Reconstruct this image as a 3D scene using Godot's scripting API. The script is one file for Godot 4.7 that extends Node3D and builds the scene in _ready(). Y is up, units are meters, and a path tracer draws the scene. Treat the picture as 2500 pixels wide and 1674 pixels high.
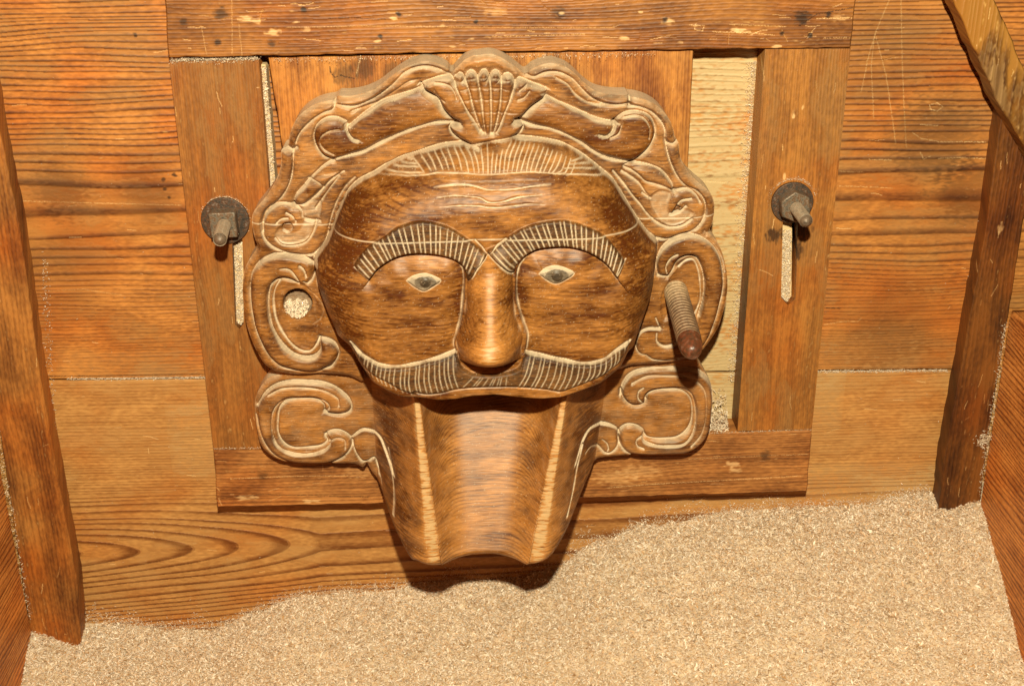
extends Node3D
# A carved wooden mask with a spout, bolted into the board wall of an old flour chest, bran heaped below it.
# Lengths are in millimetres in the plane of the wall (x right, y up from the lower edge of the top rail, z out of the wall) and become metres when a mesh is made.

const HEAD_OUTLINE := [-42.3, -6.5, -39.6, -4.2, -33.0, 2.1, -26.5, 5.4, -24.9, 5.2, -16.3, 6.1, -10.0, 4.5, -2.5, 0.1, 3.9, -4.8, 8.7, -8.1, 13.6, -4.4, 20.0, -1.8, 26.4, -0.9, 32.9, -2.2, 38.3, -4.8, 43.7, -9.2, 49.2, -14.7, 55.8, -19.7, 63.4, -22.5, 72.2, -23.7, 80.3, -23.9, 81.4, -24.9, 88.6, -26.2, 96.3, -29.1, 103.0, -33.6, 108.8, -40.3, 112.3, -47.1, 114.3, -54.9, 117.0, -58.6, 118.2, -67.5, 121.3, -74.4, 126.1, -81.4, 132.0, -87.2, 139.1, -93.2, 143.3, -99.1, 144.9, -106.2, 144.7, -113.3, 143.4, -120.4, 140.2, -125.7, 138.7, -124.1, 143.4, -127.2, 149.0, -133.9, 153.5, -143.7, 156.8, -156.0, 158.2, -168.4, 157.5, -180.9, 155.2, -192.2, 152.3, -202.3, 146.9, -212.4, 142.5, -218.8, 138.0, -222.8, 133.3, -225.1, 123.9, -228.1, 106.2, -229.7, 88.4, -230.6, 76.5, -233.6, 71.2, -219.8, 61.5, -225.1, 49.7, -228.8, 31.9, -234.5, 16.9, -235.3, 5.4, -234.3, -17.3, -231.2, -33.2, -232.1, -44.6, -234.1, -55.9, -234.6, -74.1, -231.9, -83.8, -231.6, -95.2, -226.8, -106.6, -221.0, -115.7, -211.0, -113.9, -238.0, -125.5, -234.4, -144.1, -232.0, -161.7, -232.3, -175.7, -230.6, -181.4, -228.6, -187.9, -223.2, -192.9, -212.8, -196.5, -201.3, -198.8, -188.6, -199.4, -176.1, -199.1, -163.8, -197.1, -150.4, -193.5, -142.0, -188.4, -134.8, -185.2, -129.9, -186.2, -125.9, -187.2, -121.2, -187.8, -111.8, -186.4, -104.8, -182.0, -99.0, -175.9, -92.2, -169.6, -83.1, -165.1, -74.0, -163.4, -67.2, -162.8, -59.4, -157.9, -56.6, -156.7, -50.5, -153.9, -42.8, -149.7, -36.2, -143.9, -30.8, -137.2, -27.1, -130.6, -25.0, -123.5, -23.8, -120.7, -21.6, -112.1, -21.5, -102.3, -19.5, -93.6, -15.8, -86.9, -11.0, -78.1, -4.7, -70.5, -0.8, -61.8, 1.5, -53.3, 0.5, -46.0, -2.8]
const FACE_OUTLINE := [-31.0, -56.5, -34.3, -54.8, -47.4, -55.1, -62.9, -59.3, -78.4, -64.2, -89.6, -69.6, -97.6, -74.6, -108.9, -80.1, -117.0, -87.5, -122.0, -96.6, -125.8, -104.7, -130.4, -116.4, -136.1, -127.0, -144.7, -137.6, -144.9, -140.5, -142.7, -157.6, -138.1, -174.9, -131.1, -192.6, -122.7, -199.8, -115.7, -211.0, -106.6, -221.0, -95.2, -226.8, -83.8, -231.6, -74.1, -231.9, -55.9, -234.6, -44.6, -234.1, -33.2, -232.1, -17.3, -231.2, 5.4, -234.3, 16.9, -235.3, 31.9, -234.5, 49.7, -228.8, 61.5, -225.1, 71.2, -219.8, 78.7, -215.1, 84.7, -206.0, 87.6, -206.0, 94.1, -188.3, 99.4, -172.1, 101.7, -157.3, 102.9, -142.7, 103.9, -129.2, 96.2, -122.5, 87.9, -111.0, 78.5, -95.6, 70.3, -82.7, 62.3, -75.7, 55.6, -69.8, 44.4, -61.7, 33.3, -55.9, 16.8, -52.2, 0.4, -50.8]
const LOWER_OUTLINE := [-176.8, -229.4, -178.5, -235.3, -188.3, -239.7, -195.6, -248.8, -199.4, -258.0, -200.5, -271.4, -199.9, -285.1, -197.9, -297.5, -191.4, -306.0, -180.8, -311.8, -162.8, -315.1, -144.4, -314.6, -126.0, -315.1, -120.0, -318.3, -116.8, -314.6, -113.2, -322.3, -104.6, -335.2, -96.0, -348.2, -88.5, -355.0, -80.9, -361.8, -77.1, -360.9, -68.8, -362.3, -59.5, -363.4, -50.1, -363.1, -35.8, -361.7, -21.5, -361.4, -7.3, -363.2, 4.6, -365.1, 13.9, -363.1, 22.0, -359.9, 26.8, -356.2, 37.6, -346.3, 47.5, -334.1, 53.7, -327.3, 59.3, -322.1, 62.3, -317.8, 67.2, -314.6, 92.0, -313.0, 116.8, -313.6, 135.4, -312.7, 147.4, -304.6, 153.0, -293.6, 154.4, -273.0, 153.5, -256.7, 148.0, -244.6, 141.3, -233.1, 137.4, -227.1]
const RIM_LEFT := [-0.10146, -95.289]
const RIM_RIGHT := [0.20614, 82.004]
const FACE_TOP := -50.84
const FACE_FOOT := -235.29

const FLOUR := Color(0.70, 0.57, 0.42)

var flakes_at: Array[Transform3D] = []
var flakes_tint: Array[Color] = []
var dice := RandomNumberGenerator.new()
var crumb := noise(61, 0.06, 3)


# ------------------------------------------------------------------ a carved surface: heights over a fine grid
class Relief:
	var ox: float
	var oy: float
	var s: float
	var nx: int
	var ny: int
	var h := PackedFloat32Array()
	var dust := PackedFloat32Array()
	var ink := PackedFloat32Array()
	var worn := PackedFloat32Array()
	var chalk := PackedFloat32Array()
	var part := PackedByteArray()
	var best := PackedFloat32Array()
	var side := PackedFloat32Array()
	var along := PackedFloat32Array()
	var filled := PackedByteArray()
	var lo := Vector2i.ZERO
	var hi := Vector2i.ZERO

	func _init(x0: float, y0: float, x1: float, y1: float, step: float) -> void:
		ox = x0
		oy = y0
		s = step
		nx = int((x1 - x0) / step) + 1
		ny = int((y1 - y0) / step) + 1
		h.resize(nx * ny)
		dust.resize(nx * ny)
		ink.resize(nx * ny)
		worn.resize(nx * ny)
		chalk.resize(nx * ny)
		best.resize(nx * ny)
		side.resize(nx * ny)
		along.resize(nx * ny)
		part.resize(nx * ny)
		filled.resize(nx * ny)
		best.fill(1e9)

	func points(list: Array, closed := false, fine := 1.3) -> PackedVector2Array:
		var p := PackedVector2Array()
		for k in range(0, list.size(), 2):
			p.append(Vector2(list[k], list[k + 1]))
		var n := p.size()
		if n < 3:
			return p
		var out := PackedVector2Array()
		var last := n if closed else n - 1
		for k in last:
			var p1 := p[k]
			var p2 := p[(k + 1) % n]
			var p0 := p[(k + n - 1) % n] if closed or k > 0 else p1
			var p3 := p[(k + 2) % n] if closed or k + 2 < n else p2
			var m := maxi(1, int(p1.distance_to(p2) / fine))
			var t1 := (p2 - p0) * 0.5
			var t2 := (p3 - p1) * 0.5
			var most := p1.distance_to(p2) * 1.1
			t1 = t1.limit_length(most)
			t2 = t2.limit_length(most)
			for i in m:
				var t := float(i) / m
				var tt := t * t
				var c := tt * t
				out.append(p1 * (2.0 * c - 3.0 * tt + 1.0) + t1 * (c - 2.0 * tt + t) + p2 * (3.0 * tt - 2.0 * c) + t2 * (c - tt))
		if not closed:
			out.append(p[n - 1])
		return out

	func near(line: PackedVector2Array, reach: float, closed: bool) -> void:
		lo = Vector2i(nx, ny)
		hi = Vector2i(-1, -1)
		var n := line.size()
		for k in (n if closed else n - 1):
			var a := line[k]
			var ab := line[(k + 1) % n] - a
			var len2 := ab.length_squared()
			if len2 < 1e-9:
				continue
			var b := a + ab
			var i0 := maxi(0, int((minf(a.x, b.x) - reach - ox) / s))
			var i1 := mini(nx - 1, int((maxf(a.x, b.x) + reach - ox) / s) + 1)
			var j0 := maxi(0, int((minf(a.y, b.y) - reach - oy) / s))
			var j1 := mini(ny - 1, int((maxf(a.y, b.y) + reach - oy) / s) + 1)
			lo = Vector2i(mini(lo.x, i0), mini(lo.y, j0))
			hi = Vector2i(maxi(hi.x, i1), maxi(hi.y, j1))
			for j in range(j0, j1 + 1):
				var at := j * nx
				for i in range(i0, i1 + 1):
					var p := Vector2(ox + i * s, oy + j * s) - a
					var t := clampf(p.dot(ab) / len2, 0.0, 1.0)
					var d2 := (p - ab * t).length_squared()
					if d2 < best[at + i]:
						best[at + i] = d2
						side[at + i] = ab.cross(p)
						along[at + i] = k + t

	func forget() -> void:
		for j in range(lo.y, hi.y + 1):
			for i in range(lo.x, hi.x + 1):
				best[j * nx + i] = 1e9
				filled[j * nx + i] = 0

	func flood(poly: PackedVector2Array) -> void:   # marks the cells inside; widens lo..hi to hold them
		var n := poly.size()
		var box := Rect2(poly[0], Vector2.ZERO)
		for p in poly:
			box = box.expand(p)
		lo = Vector2i(mini(lo.x, maxi(0, int((box.position.x - ox) / s))), mini(lo.y, maxi(0, int((box.position.y - oy) / s))))
		hi = Vector2i(maxi(hi.x, mini(nx - 1, int((box.end.x - ox) / s) + 1)), maxi(hi.y, mini(ny - 1, int((box.end.y - oy) / s) + 1)))
		for j in range(lo.y, hi.y + 1):
			var y := oy + j * s
			var xs := PackedFloat32Array()
			for k in n:
				var a := poly[k]
				var b := poly[(k + 1) % n]
				if (a.y > y) != (b.y > y):
					xs.append(a.x + (b.x - a.x) * (y - a.y) / (b.y - a.y))
			xs.sort()
			for k in range(0, xs.size() - 1, 2):
				for i in range(maxi(0, int(ceil((xs[k] - ox) / s))), mini(nx - 1, int(floor((xs[k + 1] - ox) / s))) + 1):
					filled[j * nx + i] = 1

	# a gouge along a line: wl, wr its width to the left and right of the line's direction
	func cut(list: Array, wl: float, wr: float, depth: float, powder_in: float, taper := 0) -> void:
		var line := points(list)
		var w := maxf(wl, wr)
		var shoulder := w * 3.0 if w >= 1.3 and w < 6.0 else 0.0
		var deeper := 1.8 if shoulder > 0.0 else 1.0
		var line_w := clampf(w * 0.62, 0.62, 1.25)
		var lean := 0.0
		if shoulder > 0.0 and w > 1.35 * minf(wl, wr):
			lean = 1.0 if wl < wr else -1.0
		near(line, maxf(maxf(w, 1.3), maxf(shoulder, 6.5 * absf(lean))), false)
		var m := float(line.size() - 1)
		for j in range(lo.y, hi.y + 1):
			for i in range(lo.x, hi.x + 1):
				var n := j * nx + i
				var d2 := best[n]
				if d2 > 1e8:
					continue
				best[n] = 1e9
				var d := sqrt(d2)
				var e := 1.0
				if taper:
					var t := along[n] / m
					e = sqrt(clampf(minf(t, 1.0 - t) * 5.0, 0.0, 1.0))
				var vary := 0.88 + 0.2 * sin(along[n] * 0.13 + line[0].x) + 0.14 * sin(along[n] * 0.41 + line[0].y)
				var wide := (wl if side[n] > 0.0 else wr) * (0.6 + 0.4 * e) * (vary if w >= 1.05 else 1.0)
				e *= 0.6 + 0.4 * vary
				var k := 1.0 - d / wide
				if k > 0.0:
					h[n] -= depth * deeper * e * k * sqrt(k)
				if shoulder > 0.0:
					k = 1.0 - d / shoulder
					if k > 0.0:
						h[n] -= depth * 0.8 * e * k * k
				if lean != 0.0:
					if side[n] * lean > 0.0:   # the proud edge keeps its dark varnish
						k = 1.0 - d / 6.5
						if k > 0.0:
							h[n] += depth * 0.85 * e * k * k
							worn[n] = minf(worn[n], -0.30 * e * k)
					else:                      # the ground beside it is rubbed pale and holds flour
						k = 1.0 - d / (1.3 * w)
						if k > 0.0:
							dust[n] = maxf(dust[n], powder_in * e * k * k * 0.75)
							worn[n] = maxf(worn[n], 0.22 * e * k)
				k = 1.0 - d / (line_w * (vary if w >= 1.05 else 1.0))
				if k > 0.0:
					if w < 1.05:   # a fine scratch fills up whichever way it runs
						chalk[n] = maxf(chalk[n], powder_in * e * minf(1.0, k * 1.9))
					else:
						dust[n] = maxf(dust[n], powder_in * e * minf(1.0, k * 1.9))

	func lift(list: Array, amount: float, bevel: float, id := -1, colour := 0.0) -> void:
		var line := points(list, true)
		near(line, bevel, true)
		flood(line)
		for j in range(lo.y, hi.y + 1):
			for i in range(lo.x, hi.x + 1):
				var n := j * nx + i
				if filled[n]:
					var t := minf(1.0, sqrt(best[n]) / bevel)
					h[n] += amount * t * (2.0 - t)
					if id >= 0:
						part[n] = id
					if colour > 0.0:
						ink[n] = maxf(ink[n], colour * minf(1.0, 0.4 + sqrt(best[n]) / 0.9))
		forget()

	func bevel(list: Array, width: float, drop: float) -> void:   # rounds the board off towards its outline
		var line := points(list, true)
		near(line, width, true)
		for j in range(lo.y, hi.y + 1):
			for i in range(lo.x, hi.x + 1):
				var n := j * nx + i
				if best[n] < 1e8:
					var k := maxf(0.0, 1.0 - sqrt(best[n]) / width)
					h[n] -= drop * k * k
		forget()

	func soft(list: Array, edge: float) -> void:
		var line := points(list, true)
		near(line, edge, true)
		flood(line)

	func powder(list: Array, amount: float) -> void:
		soft(list, 1.5)
		for j in range(lo.y, hi.y + 1):
			for i in range(lo.x, hi.x + 1):
				var n := j * nx + i
				if filled[n]:
					dust[n] = maxf(dust[n], amount * minf(1.0, 0.35 + sqrt(best[n]) / 1.5))
		forget()

	func stain(list: Array, amount: float) -> void:
		soft(list, 0.6)
		for j in range(lo.y, hi.y + 1):
			for i in range(lo.x, hi.x + 1):
				var n := j * nx + i
				if filled[n]:
					ink[n] = maxf(ink[n], amount)
					dust[n] *= 0.5
		forget()

	func mark(list: Array, id: int) -> void:
		lo = Vector2i(nx, ny)
		hi = Vector2i(-1, -1)
		flood(points(list, true))
		for j in range(lo.y, hi.y + 1):
			for i in range(lo.x, hi.x + 1):
				if filled[j * nx + i]:
					part[j * nx + i] = id
		forget()

	func blurred(times: int) -> PackedFloat32Array:
		var im := Image.create_from_data(nx, ny, false, Image.FORMAT_RF, h.to_byte_array())
		im.resize(nx / times, ny / times, Image.INTERPOLATE_TRILINEAR)
		im.resize(nx, ny, Image.INTERPOLATE_CUBIC)
		return im.get_data().to_float32_array()

	# cuts the surface along the outline and makes one mesh per part; back gives the z to which the outline's side goes down
	func meshes(outline: Array, colours: PackedColorArray, back: PackedFloat32Array, inside_only := true) -> Dictionary:
		var sd := PackedFloat32Array()
		sd.resize(nx * ny)
		var edge := points(outline, true)
		near(edge, 2.5 * s, true)
		flood(edge)
		for n in nx * ny:
			var d := sqrt(minf(best[n], 100.0))
			sd[n] = d if filled[n] else -d
			if absf(sd[n]) < 1e-4:
				sd[n] = 1e-4
		forget()
		var normals := PackedVector3Array()
		normals.resize(nx * ny)
		for j in ny:
			for i in nx:
				var n := j * nx + i
				var a := h[n - 1] if i > 0 else h[n]
				var b := h[n + 1] if i < nx - 1 else h[n]
				var c := h[n - nx] if j > 0 else h[n]
				var d := h[n + nx] if j < ny - 1 else h[n]
				normals[n] = Vector3(a - b, c - d, 2.0 * s).normalized()
		var out := {}
		var seats := {}   # part -> index of each grid point in that part's vertices
		for j in ny - 1:
			for i in nx - 1:
				var n := j * nx + i
				var s0 := sd[n]
				var s1 := sd[n + 1]
				var s2 := sd[n + nx + 1]
				var s3 := sd[n + nx]
				if s0 < 0.0 and s1 < 0.0 and s2 < 0.0 and s3 < 0.0:
					continue
				var id := part[n]
				if not out.has(id):
					var seat := PackedInt32Array()
					seat.resize(nx * ny)
					seat.fill(-1)
					seats[id] = seat
					out[id] = [PackedVector3Array(), PackedVector3Array(), PackedColorArray(), PackedInt32Array()]
				var o: Array = out[id]
				var seat2: PackedInt32Array = seats[id]
				if s0 >= 0.0 and s1 >= 0.0 and s2 >= 0.0 and s3 >= 0.0:
					var q := [0, 0, 0, 0]
					var k := 0
					for m in [n, n + 1, n + nx + 1, n + nx]:
						if seats[id][m] < 0:
							seats[id][m] = o[0].size()
							o[0].append(Vector3(ox + (m % nx) * s, oy + (m / nx) * s, h[m]) * 0.001)
							o[1].append(normals[m])
							o[2].append(colours[m])
						q[k] = seats[id][m]
						k += 1
					o[3].append_array(PackedInt32Array([q[0], q[2], q[1], q[0], q[3], q[2]]))
				else:
					var ring := []
					var rn := []
					var rc := []
					var cross := []
					var corner := [n, n + 1, n + nx + 1, n + nx]
					for k in 4:
						var m: int = corner[k]
						var m2: int = corner[(k + 1) % 4]
						if sd[m] >= 0.0:
							ring.append(Vector3(ox + (m % nx) * s, oy + (m / nx) * s, h[m]))
							rn.append(normals[m])
							rc.append(colours[m])
						if (sd[m] >= 0.0) != (sd[m2] >= 0.0):
							var t := sd[m] / (sd[m] - sd[m2])
							var inner := m if sd[m] >= 0.0 else m2
							var p := Vector3(ox + lerpf(m % nx, m2 % nx, t) * s, oy + lerpf(m / nx, m2 / nx, t) * s, h[inner])
							if sd[m] >= 0.0:
								cross.push_front(ring.size())
							else:
								cross.push_back(ring.size())
							ring.append(p)
							rn.append(normals[inner])
							rc.append(colours[inner])
					var first: int = o[0].size()
					for k in ring.size():
						o[0].append(ring[k] * 0.001)
						o[1].append(rn[k])
						o[2].append(rc[k])
					for k in range(1, ring.size() - 1):
						o[3].append_array(PackedInt32Array([first, first + k + 1, first + k]))
					if cross.size() == 2:
						var a: Vector3 = ring[cross[0]]
						var b: Vector3 = ring[cross[1]]
						var zb := minf(back[n], minf(a.z, b.z) - 0.2)
						var nor := Vector3(b.y - a.y, a.x - b.x, 0.0).normalized()
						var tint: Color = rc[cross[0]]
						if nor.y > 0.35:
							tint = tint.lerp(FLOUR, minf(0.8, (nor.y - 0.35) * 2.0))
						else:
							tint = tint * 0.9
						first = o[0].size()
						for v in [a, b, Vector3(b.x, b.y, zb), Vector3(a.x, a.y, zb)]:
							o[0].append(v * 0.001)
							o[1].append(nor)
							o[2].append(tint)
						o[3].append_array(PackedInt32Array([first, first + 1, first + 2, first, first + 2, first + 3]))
		return out


# ------------------------------------------------------------------ small helpers
func thing(called: String, label: String, category: String, group := "") -> Node3D:
	var o := Node3D.new()
	o.name = called
	add_child(o, true)
	tag(o, label, category, group)
	return o


func tag(o: Node3D, label: String, category := "", group := "") -> void:
	o.set_meta("label", label)
	if category:
		o.set_meta("category", category)
	if group:
		o.set_meta("group", group)


func commit(called: String, m: Mesh, mat: Material, parent: Node) -> MeshInstance3D:
	var o := MeshInstance3D.new()
	o.name = called
	o.mesh = m
	o.material_override = mat
	parent.add_child(o, true)
	return o


func array_mesh(v: PackedVector3Array, n: PackedVector3Array, c: PackedColorArray, uv: PackedVector2Array, ix: PackedInt32Array) -> ArrayMesh:
	var a := []
	a.resize(Mesh.ARRAY_MAX)
	a[Mesh.ARRAY_VERTEX] = v
	a[Mesh.ARRAY_NORMAL] = n
	if c.size():
		a[Mesh.ARRAY_COLOR] = c
	if uv.size():
		a[Mesh.ARRAY_TEX_UV] = uv
	a[Mesh.ARRAY_INDEX] = ix
	var m := ArrayMesh.new()
	m.add_surface_from_arrays(Mesh.PRIMITIVE_TRIANGLES, a)
	return m


func noise(seed_: int, freq: float, octaves := 3, kind := FastNoiseLite.TYPE_SIMPLEX_SMOOTH) -> FastNoiseLite:
	var f := FastNoiseLite.new()
	f.seed = seed_
	f.noise_type = kind
	f.frequency = freq
	f.fractal_octaves = octaves
	f.fractal_type = FastNoiseLite.FRACTAL_FBM if octaves > 1 else FastNoiseLite.FRACTAL_NONE
	return f


func field(w: int, h: int, sx: float, sy: float, seed_: int, octaves := 3) -> PackedByteArray:
	# a grey noise picture stretched sx, sy times
	var im := noise(seed_, 0.05, octaves).get_image(maxi(4, int(w / sx)), maxi(4, int(h / sy)))
	im.convert(Image.FORMAT_L8)
	im.resize(w, h, Image.INTERPOLATE_CUBIC)
	return im.get_data()


# ------------------------------------------------------------------ boards
# opts: size (mm), px, seed, light, dark, rings [[y, spacing] ...], warp, contrast, blotch, red, streak, upright, oval, scratch, tilt, relief
func timber(o: Dictionary) -> StandardMaterial3D:
	var size: Vector2 = o.size
	var upright: bool = o.get("upright", false)
	if upright:
		size = Vector2(size.y, size.x)
	var per: float = o.get("px", 1.9)
	var w := int(size.x * per)
	var h := int(size.y * per)
	var sd: int = o.seed
	var u := per / 1.3
	var warp := field(w, h, 14.0 * u, 3.0 * u, sd, 2)
	var streak := field(w, h, 12.0 * u, 0.35 * u, sd + 1, 3)
	var blotch := field(w, h, 6.0 * u, 2.2 * u, sd + 2, 4)
	var redness := field(w, h, 7.0 * u, 5.0 * u, sd + 3, 4)
	var grit := field(w, h, 0.8, 0.3, sd + 4, 2)
	# ring number at each half millimetre across the board
	var rings: Array = o.get("rings", [[0.0, 3.0], [1000.0, 3.0]])
	var count := PackedFloat32Array()
	var jitter := RandomNumberGenerator.new()
	jitter.seed = sd
	var run := 0.0
	var seg := 0
	var uneven := 1.0
	for k in 6000:
		var y := k * 0.25 - 300.0
		while seg < rings.size() - 2 and y > rings[seg + 1][0]:
			seg += 1
		var sp := lerpf(rings[seg][1], rings[seg + 1][1], clampf((y - rings[seg][0]) / (rings[seg + 1][0] - rings[seg][0]), 0.0, 1.0))
		var before := floorf(run)
		run += 0.25 / sp * uneven
		if floorf(run) > before:
			uneven = jitter.randf_range(0.7, 1.4)
		count.append(run)
	var light: Color = o.light
	var dark: Color = o.dark
	var contrast: float = o.get("contrast", 0.7)
	var wamp: float = o.get("warp", 2.0)
	var bamp: float = o.get("blotch", 0.5)
	var ramp: float = o.get("red", 0.3)
	var samp: float = o.get("streak", 0.3)
	var tilt: float = o.get("tilt", 0.0)
	var oval: Array = o.get("oval", [])
	var pale: float = o.get("pale", 0.0)
	var fade := PackedFloat32Array()   # how strongly the rings show, by height
	var steps: Array = o.get("fade", [[0, 1.0], [1000, 1.0]])
	for y in int(size.y) + 2:
		var f := 1.0
		for k in range(0, steps.size() - 1):
			if y >= steps[k][0]:
				f = lerpf(steps[k][1], steps[k + 1][1], clampf((y - steps[k][0]) / float(steps[k + 1][0] - steps[k][0]), 0.0, 1.0))
		fade.append(f)
	var patch: float = o.get("patch", 0.0)
	var late_from: float = o.get("late", 0.45)
	var rgb := PackedByteArray()
	rgb.resize(w * h * 3)
	var up := PackedByteArray()
	up.resize(w * h)
	for j in h:
		var y0 := j / per
		for i in w:
			var n := j * w + i
			var x := i / per
			var y := y0 + wamp * (warp[n] / 127.5 - 1.0) + tilt * x
			if oval.size() and y0 > oval[4]:
				var dy: float = (y - oval[1] - oval[2] * x)
				var dx: float = 11.0 + clampf(x - oval[0], -40.0, 210.0) * oval[3]
				var r := sqrt(dy * dy + dx * dx)
				y = lerpf(y, oval[1] + (r if dy > 0.0 else -r), clampf((y0 - oval[4]) / 14.0, 0.0, 1.0))
				y = oval[1] + absf(y - oval[1])
			var f := count[clampi(int((y + 300.0) * 4.0), 0, 5999)]
			f -= floorf(f)
			var strength := fade[clampi(int(y0), 0, fade.size() - 1)]
			var late := strength * smoothstep(late_from, 0.9, f) * (1.0 - smoothstep(0.9, 1.0, f))
			var st := streak[n] / 127.5 - 1.0
			var bl := blotch[n] / 127.5 - 1.0
			var gr := grit[n] / 127.5 - 1.0
			var d := clampf(0.25 + late * contrast * (1.0 + 0.25 * st + 0.35 * bl) + bl * bamp + st * samp + gr * 0.20, 0.0, 1.0)
			var rd := clampf((redness[n] / 127.5 - 1.0) * ramp + 0.2 * ramp, 0.0, 1.0)
			var pl := clampf((gr + st * 0.8) * 1.2 - 1.0 + pale, 0.0, 1.0) * 0.7
			var r8 := lerpf(light.r, dark.r, d)
			var g8 := lerpf(light.g, dark.g, d) * (1.0 - 0.22 * rd)
			var b8 := lerpf(light.b, dark.b, d) * (1.0 - 0.5 * rd)
			pl = maxf(pl, patch * smoothstep(0.08, 0.42, bl + 0.3 * gr) * (0.8 + 0.4 * st))
			rgb[n * 3] = clampi(int(lerpf(r8, 0.88, pl) * 255.0), 0, 255)
			rgb[n * 3 + 1] = clampi(int(lerpf(g8, 0.71, pl) * 255.0), 0, 255)
			rgb[n * 3 + 2] = clampi(int(lerpf(b8, 0.46, pl) * 255.0), 0, 255)
			up[n] = clampi(int(110.0 + late * 90.0 + st * 25.0 + gr * 18.0), 0, 255)
	var im := Image.create_from_data(w, h, false, Image.FORMAT_RGB8, rgb)
	var bump := Image.create_from_data(w, h, false, Image.FORMAT_L8, up)
	# scratches, dents, nail heads
	for k in int(o.get("scratch", 0) * 0.8):
		var p := Vector2(jitter.randf() * w, jitter.randf() * h)
		var dir := Vector2.from_angle(jitter.randfn(0.0, 0.06)) if jitter.randf() < 0.85 else Vector2.from_angle(jitter.randf() * TAU)
		var turn := jitter.randfn(0.0, 0.008)
		var tone := jitter.randf_range(0.1, 0.6)
		for q in int(jitter.randf_range(2.0, 16.0) * per):
			p += dir * 0.8
			dir = dir.rotated(turn + jitter.randfn(0.0, 0.04))
			var pi := Vector2i(p)
			if pi.x > 0 and pi.y > 0 and pi.x < w - 1 and pi.y < h - 1:
				im.set_pixelv(pi, im.get_pixelv(pi).lerp(Color(0.93, 0.78, 0.56), tone))
				bump.set_pixelv(pi, Color(0.2, 0.2, 0.2))
	for d: Array in o.get("dusty", []):   # [x0, y0, x1, y1, amount] a coat of flour
		for j in range(maxi(0, int(d[1] * per)), mini(h, int(d[3] * per))):
			for i in range(maxi(0, int(d[0] * per)), mini(w, int(d[2] * per))):
				var g := grit[j * w + i] / 127.5 - 1.0
				var e := minf(minf(i / per - d[0], d[2] - i / per), minf(j / per - d[1], d[3] - j / per)) / 10.0
				var b2 := blotch[j * w + i] / 127.5 - 1.0
				im.set_pixel(i, j, im.get_pixel(i, j).lerp(Color(0.74, 0.635, 0.46), clampf(d[4] * minf(1.0, e + 0.4) * (1.0 + 0.7 * g + 0.5 * b2), 0.0, 0.95)))
	for l: Array in o.get("lines", []):   # [[points], tone, dark?]
		for k in range(0, l[0].size() - 2, 2):
			var a := Vector2(l[0][k], l[0][k + 1]) * per
			var b := Vector2(l[0][k + 2], l[0][k + 3]) * per
			if upright:   # boards on end are drawn lying down and turned afterwards
				a = Vector2(a.y, h - a.x)
				b = Vector2(b.y, h - b.x)
			var m := int(a.distance_to(b) * 1.5) + 1
			for q in m:
				var p := Vector2i(a.lerp(b, float(q) / m) + Vector2(jitter.randfn(), jitter.randfn()) * 0.25)
				if p.x > 0 and p.y > 0 and p.x < w - 1 and p.y < h - 1 and jitter.randf() < 0.85:
					im.set_pixelv(p, im.get_pixelv(p).lerp(Color(0.14, 0.08, 0.04) if l[2] else Color(0.93, 0.80, 0.60), l[1] * jitter.randf_range(0.5, 1.0)))
	for spot in o.get("spots", []):   # [x, y, radius, dark(+)/pale(-)]
		var c := Vector2(spot[0], spot[1]) * per
		if upright:
			c = Vector2(c.y, h - c.x)
		var r: float = spot[2] * per
		for j in range(maxi(0, int(c.y - r * 1.6)), mini(h, int(c.y + r * 1.6))):
			for i in range(maxi(0, int(c.x - r * 1.6)), mini(w, int(c.x + r * 1.6))):
				var g := grit[j * w + i] / 127.5 - 1.0
				var off := Vector2(i, j) - c
				if spot[3] < 0.0:   # chips run with the grain
					off *= Vector2(0.55, 1.5)
				var e := off.length() / r + g * 0.6
				if e < 1.0:
					var px := im.get_pixel(i, j)
					var t := absf(spot[3]) * (0.8 if spot[3] < 0.0 else 1.0) * clampf((1.0 - e) * 1.8, 0.0, 1.0)
					im.set_pixel(i, j, px.lerp(Color(0.16, 0.10, 0.06) if spot[3] > 0.0 else Color(0.90, 0.76, 0.56), t))
	if upright:
		im.rotate_90(CLOCKWISE)
		bump.rotate_90(CLOCKWISE)
	var m := StandardMaterial3D.new()
	m.albedo_texture = ImageTexture.create_from_image(im)
	m.heightmap_enabled = true
	m.heightmap_texture = ImageTexture.create_from_image(bump)
	m.heightmap_scale = o.get("relief", 0.06)
	m.roughness = o.get("rough", 0.5)
	m.metallic_specular = o.get("shine", 0.4)
	return m


func ring_of(list: Array, step := 6.0, rough := 0.25, seed_ := 1) -> PackedVector2Array:
	# a polygon with its edges divided and slightly uneven, counter-clockwise
	var p := PackedVector2Array()
	for k in range(0, list.size(), 2):
		p.append(Vector2(list[k], list[k + 1]))
	if Geometry2D.is_polygon_clockwise(p):
		p.reverse()
	var f := noise(seed_, 0.03, 2)
	var out := PackedVector2Array()
	for k in p.size():
		var a := p[k]
		var b := p[(k + 1) % p.size()]
		var m := maxi(1, int(a.distance_to(b) / step))
		for i in m:
			var q := a.lerp(b, float(i) / m)
			if i > 0:
				q += (b - a).orthogonal().normalized() * f.get_noise_2d(q.x * 2.0, q.y * 2.0) * rough * 2.0
			out.append(q)
	return out


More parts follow.
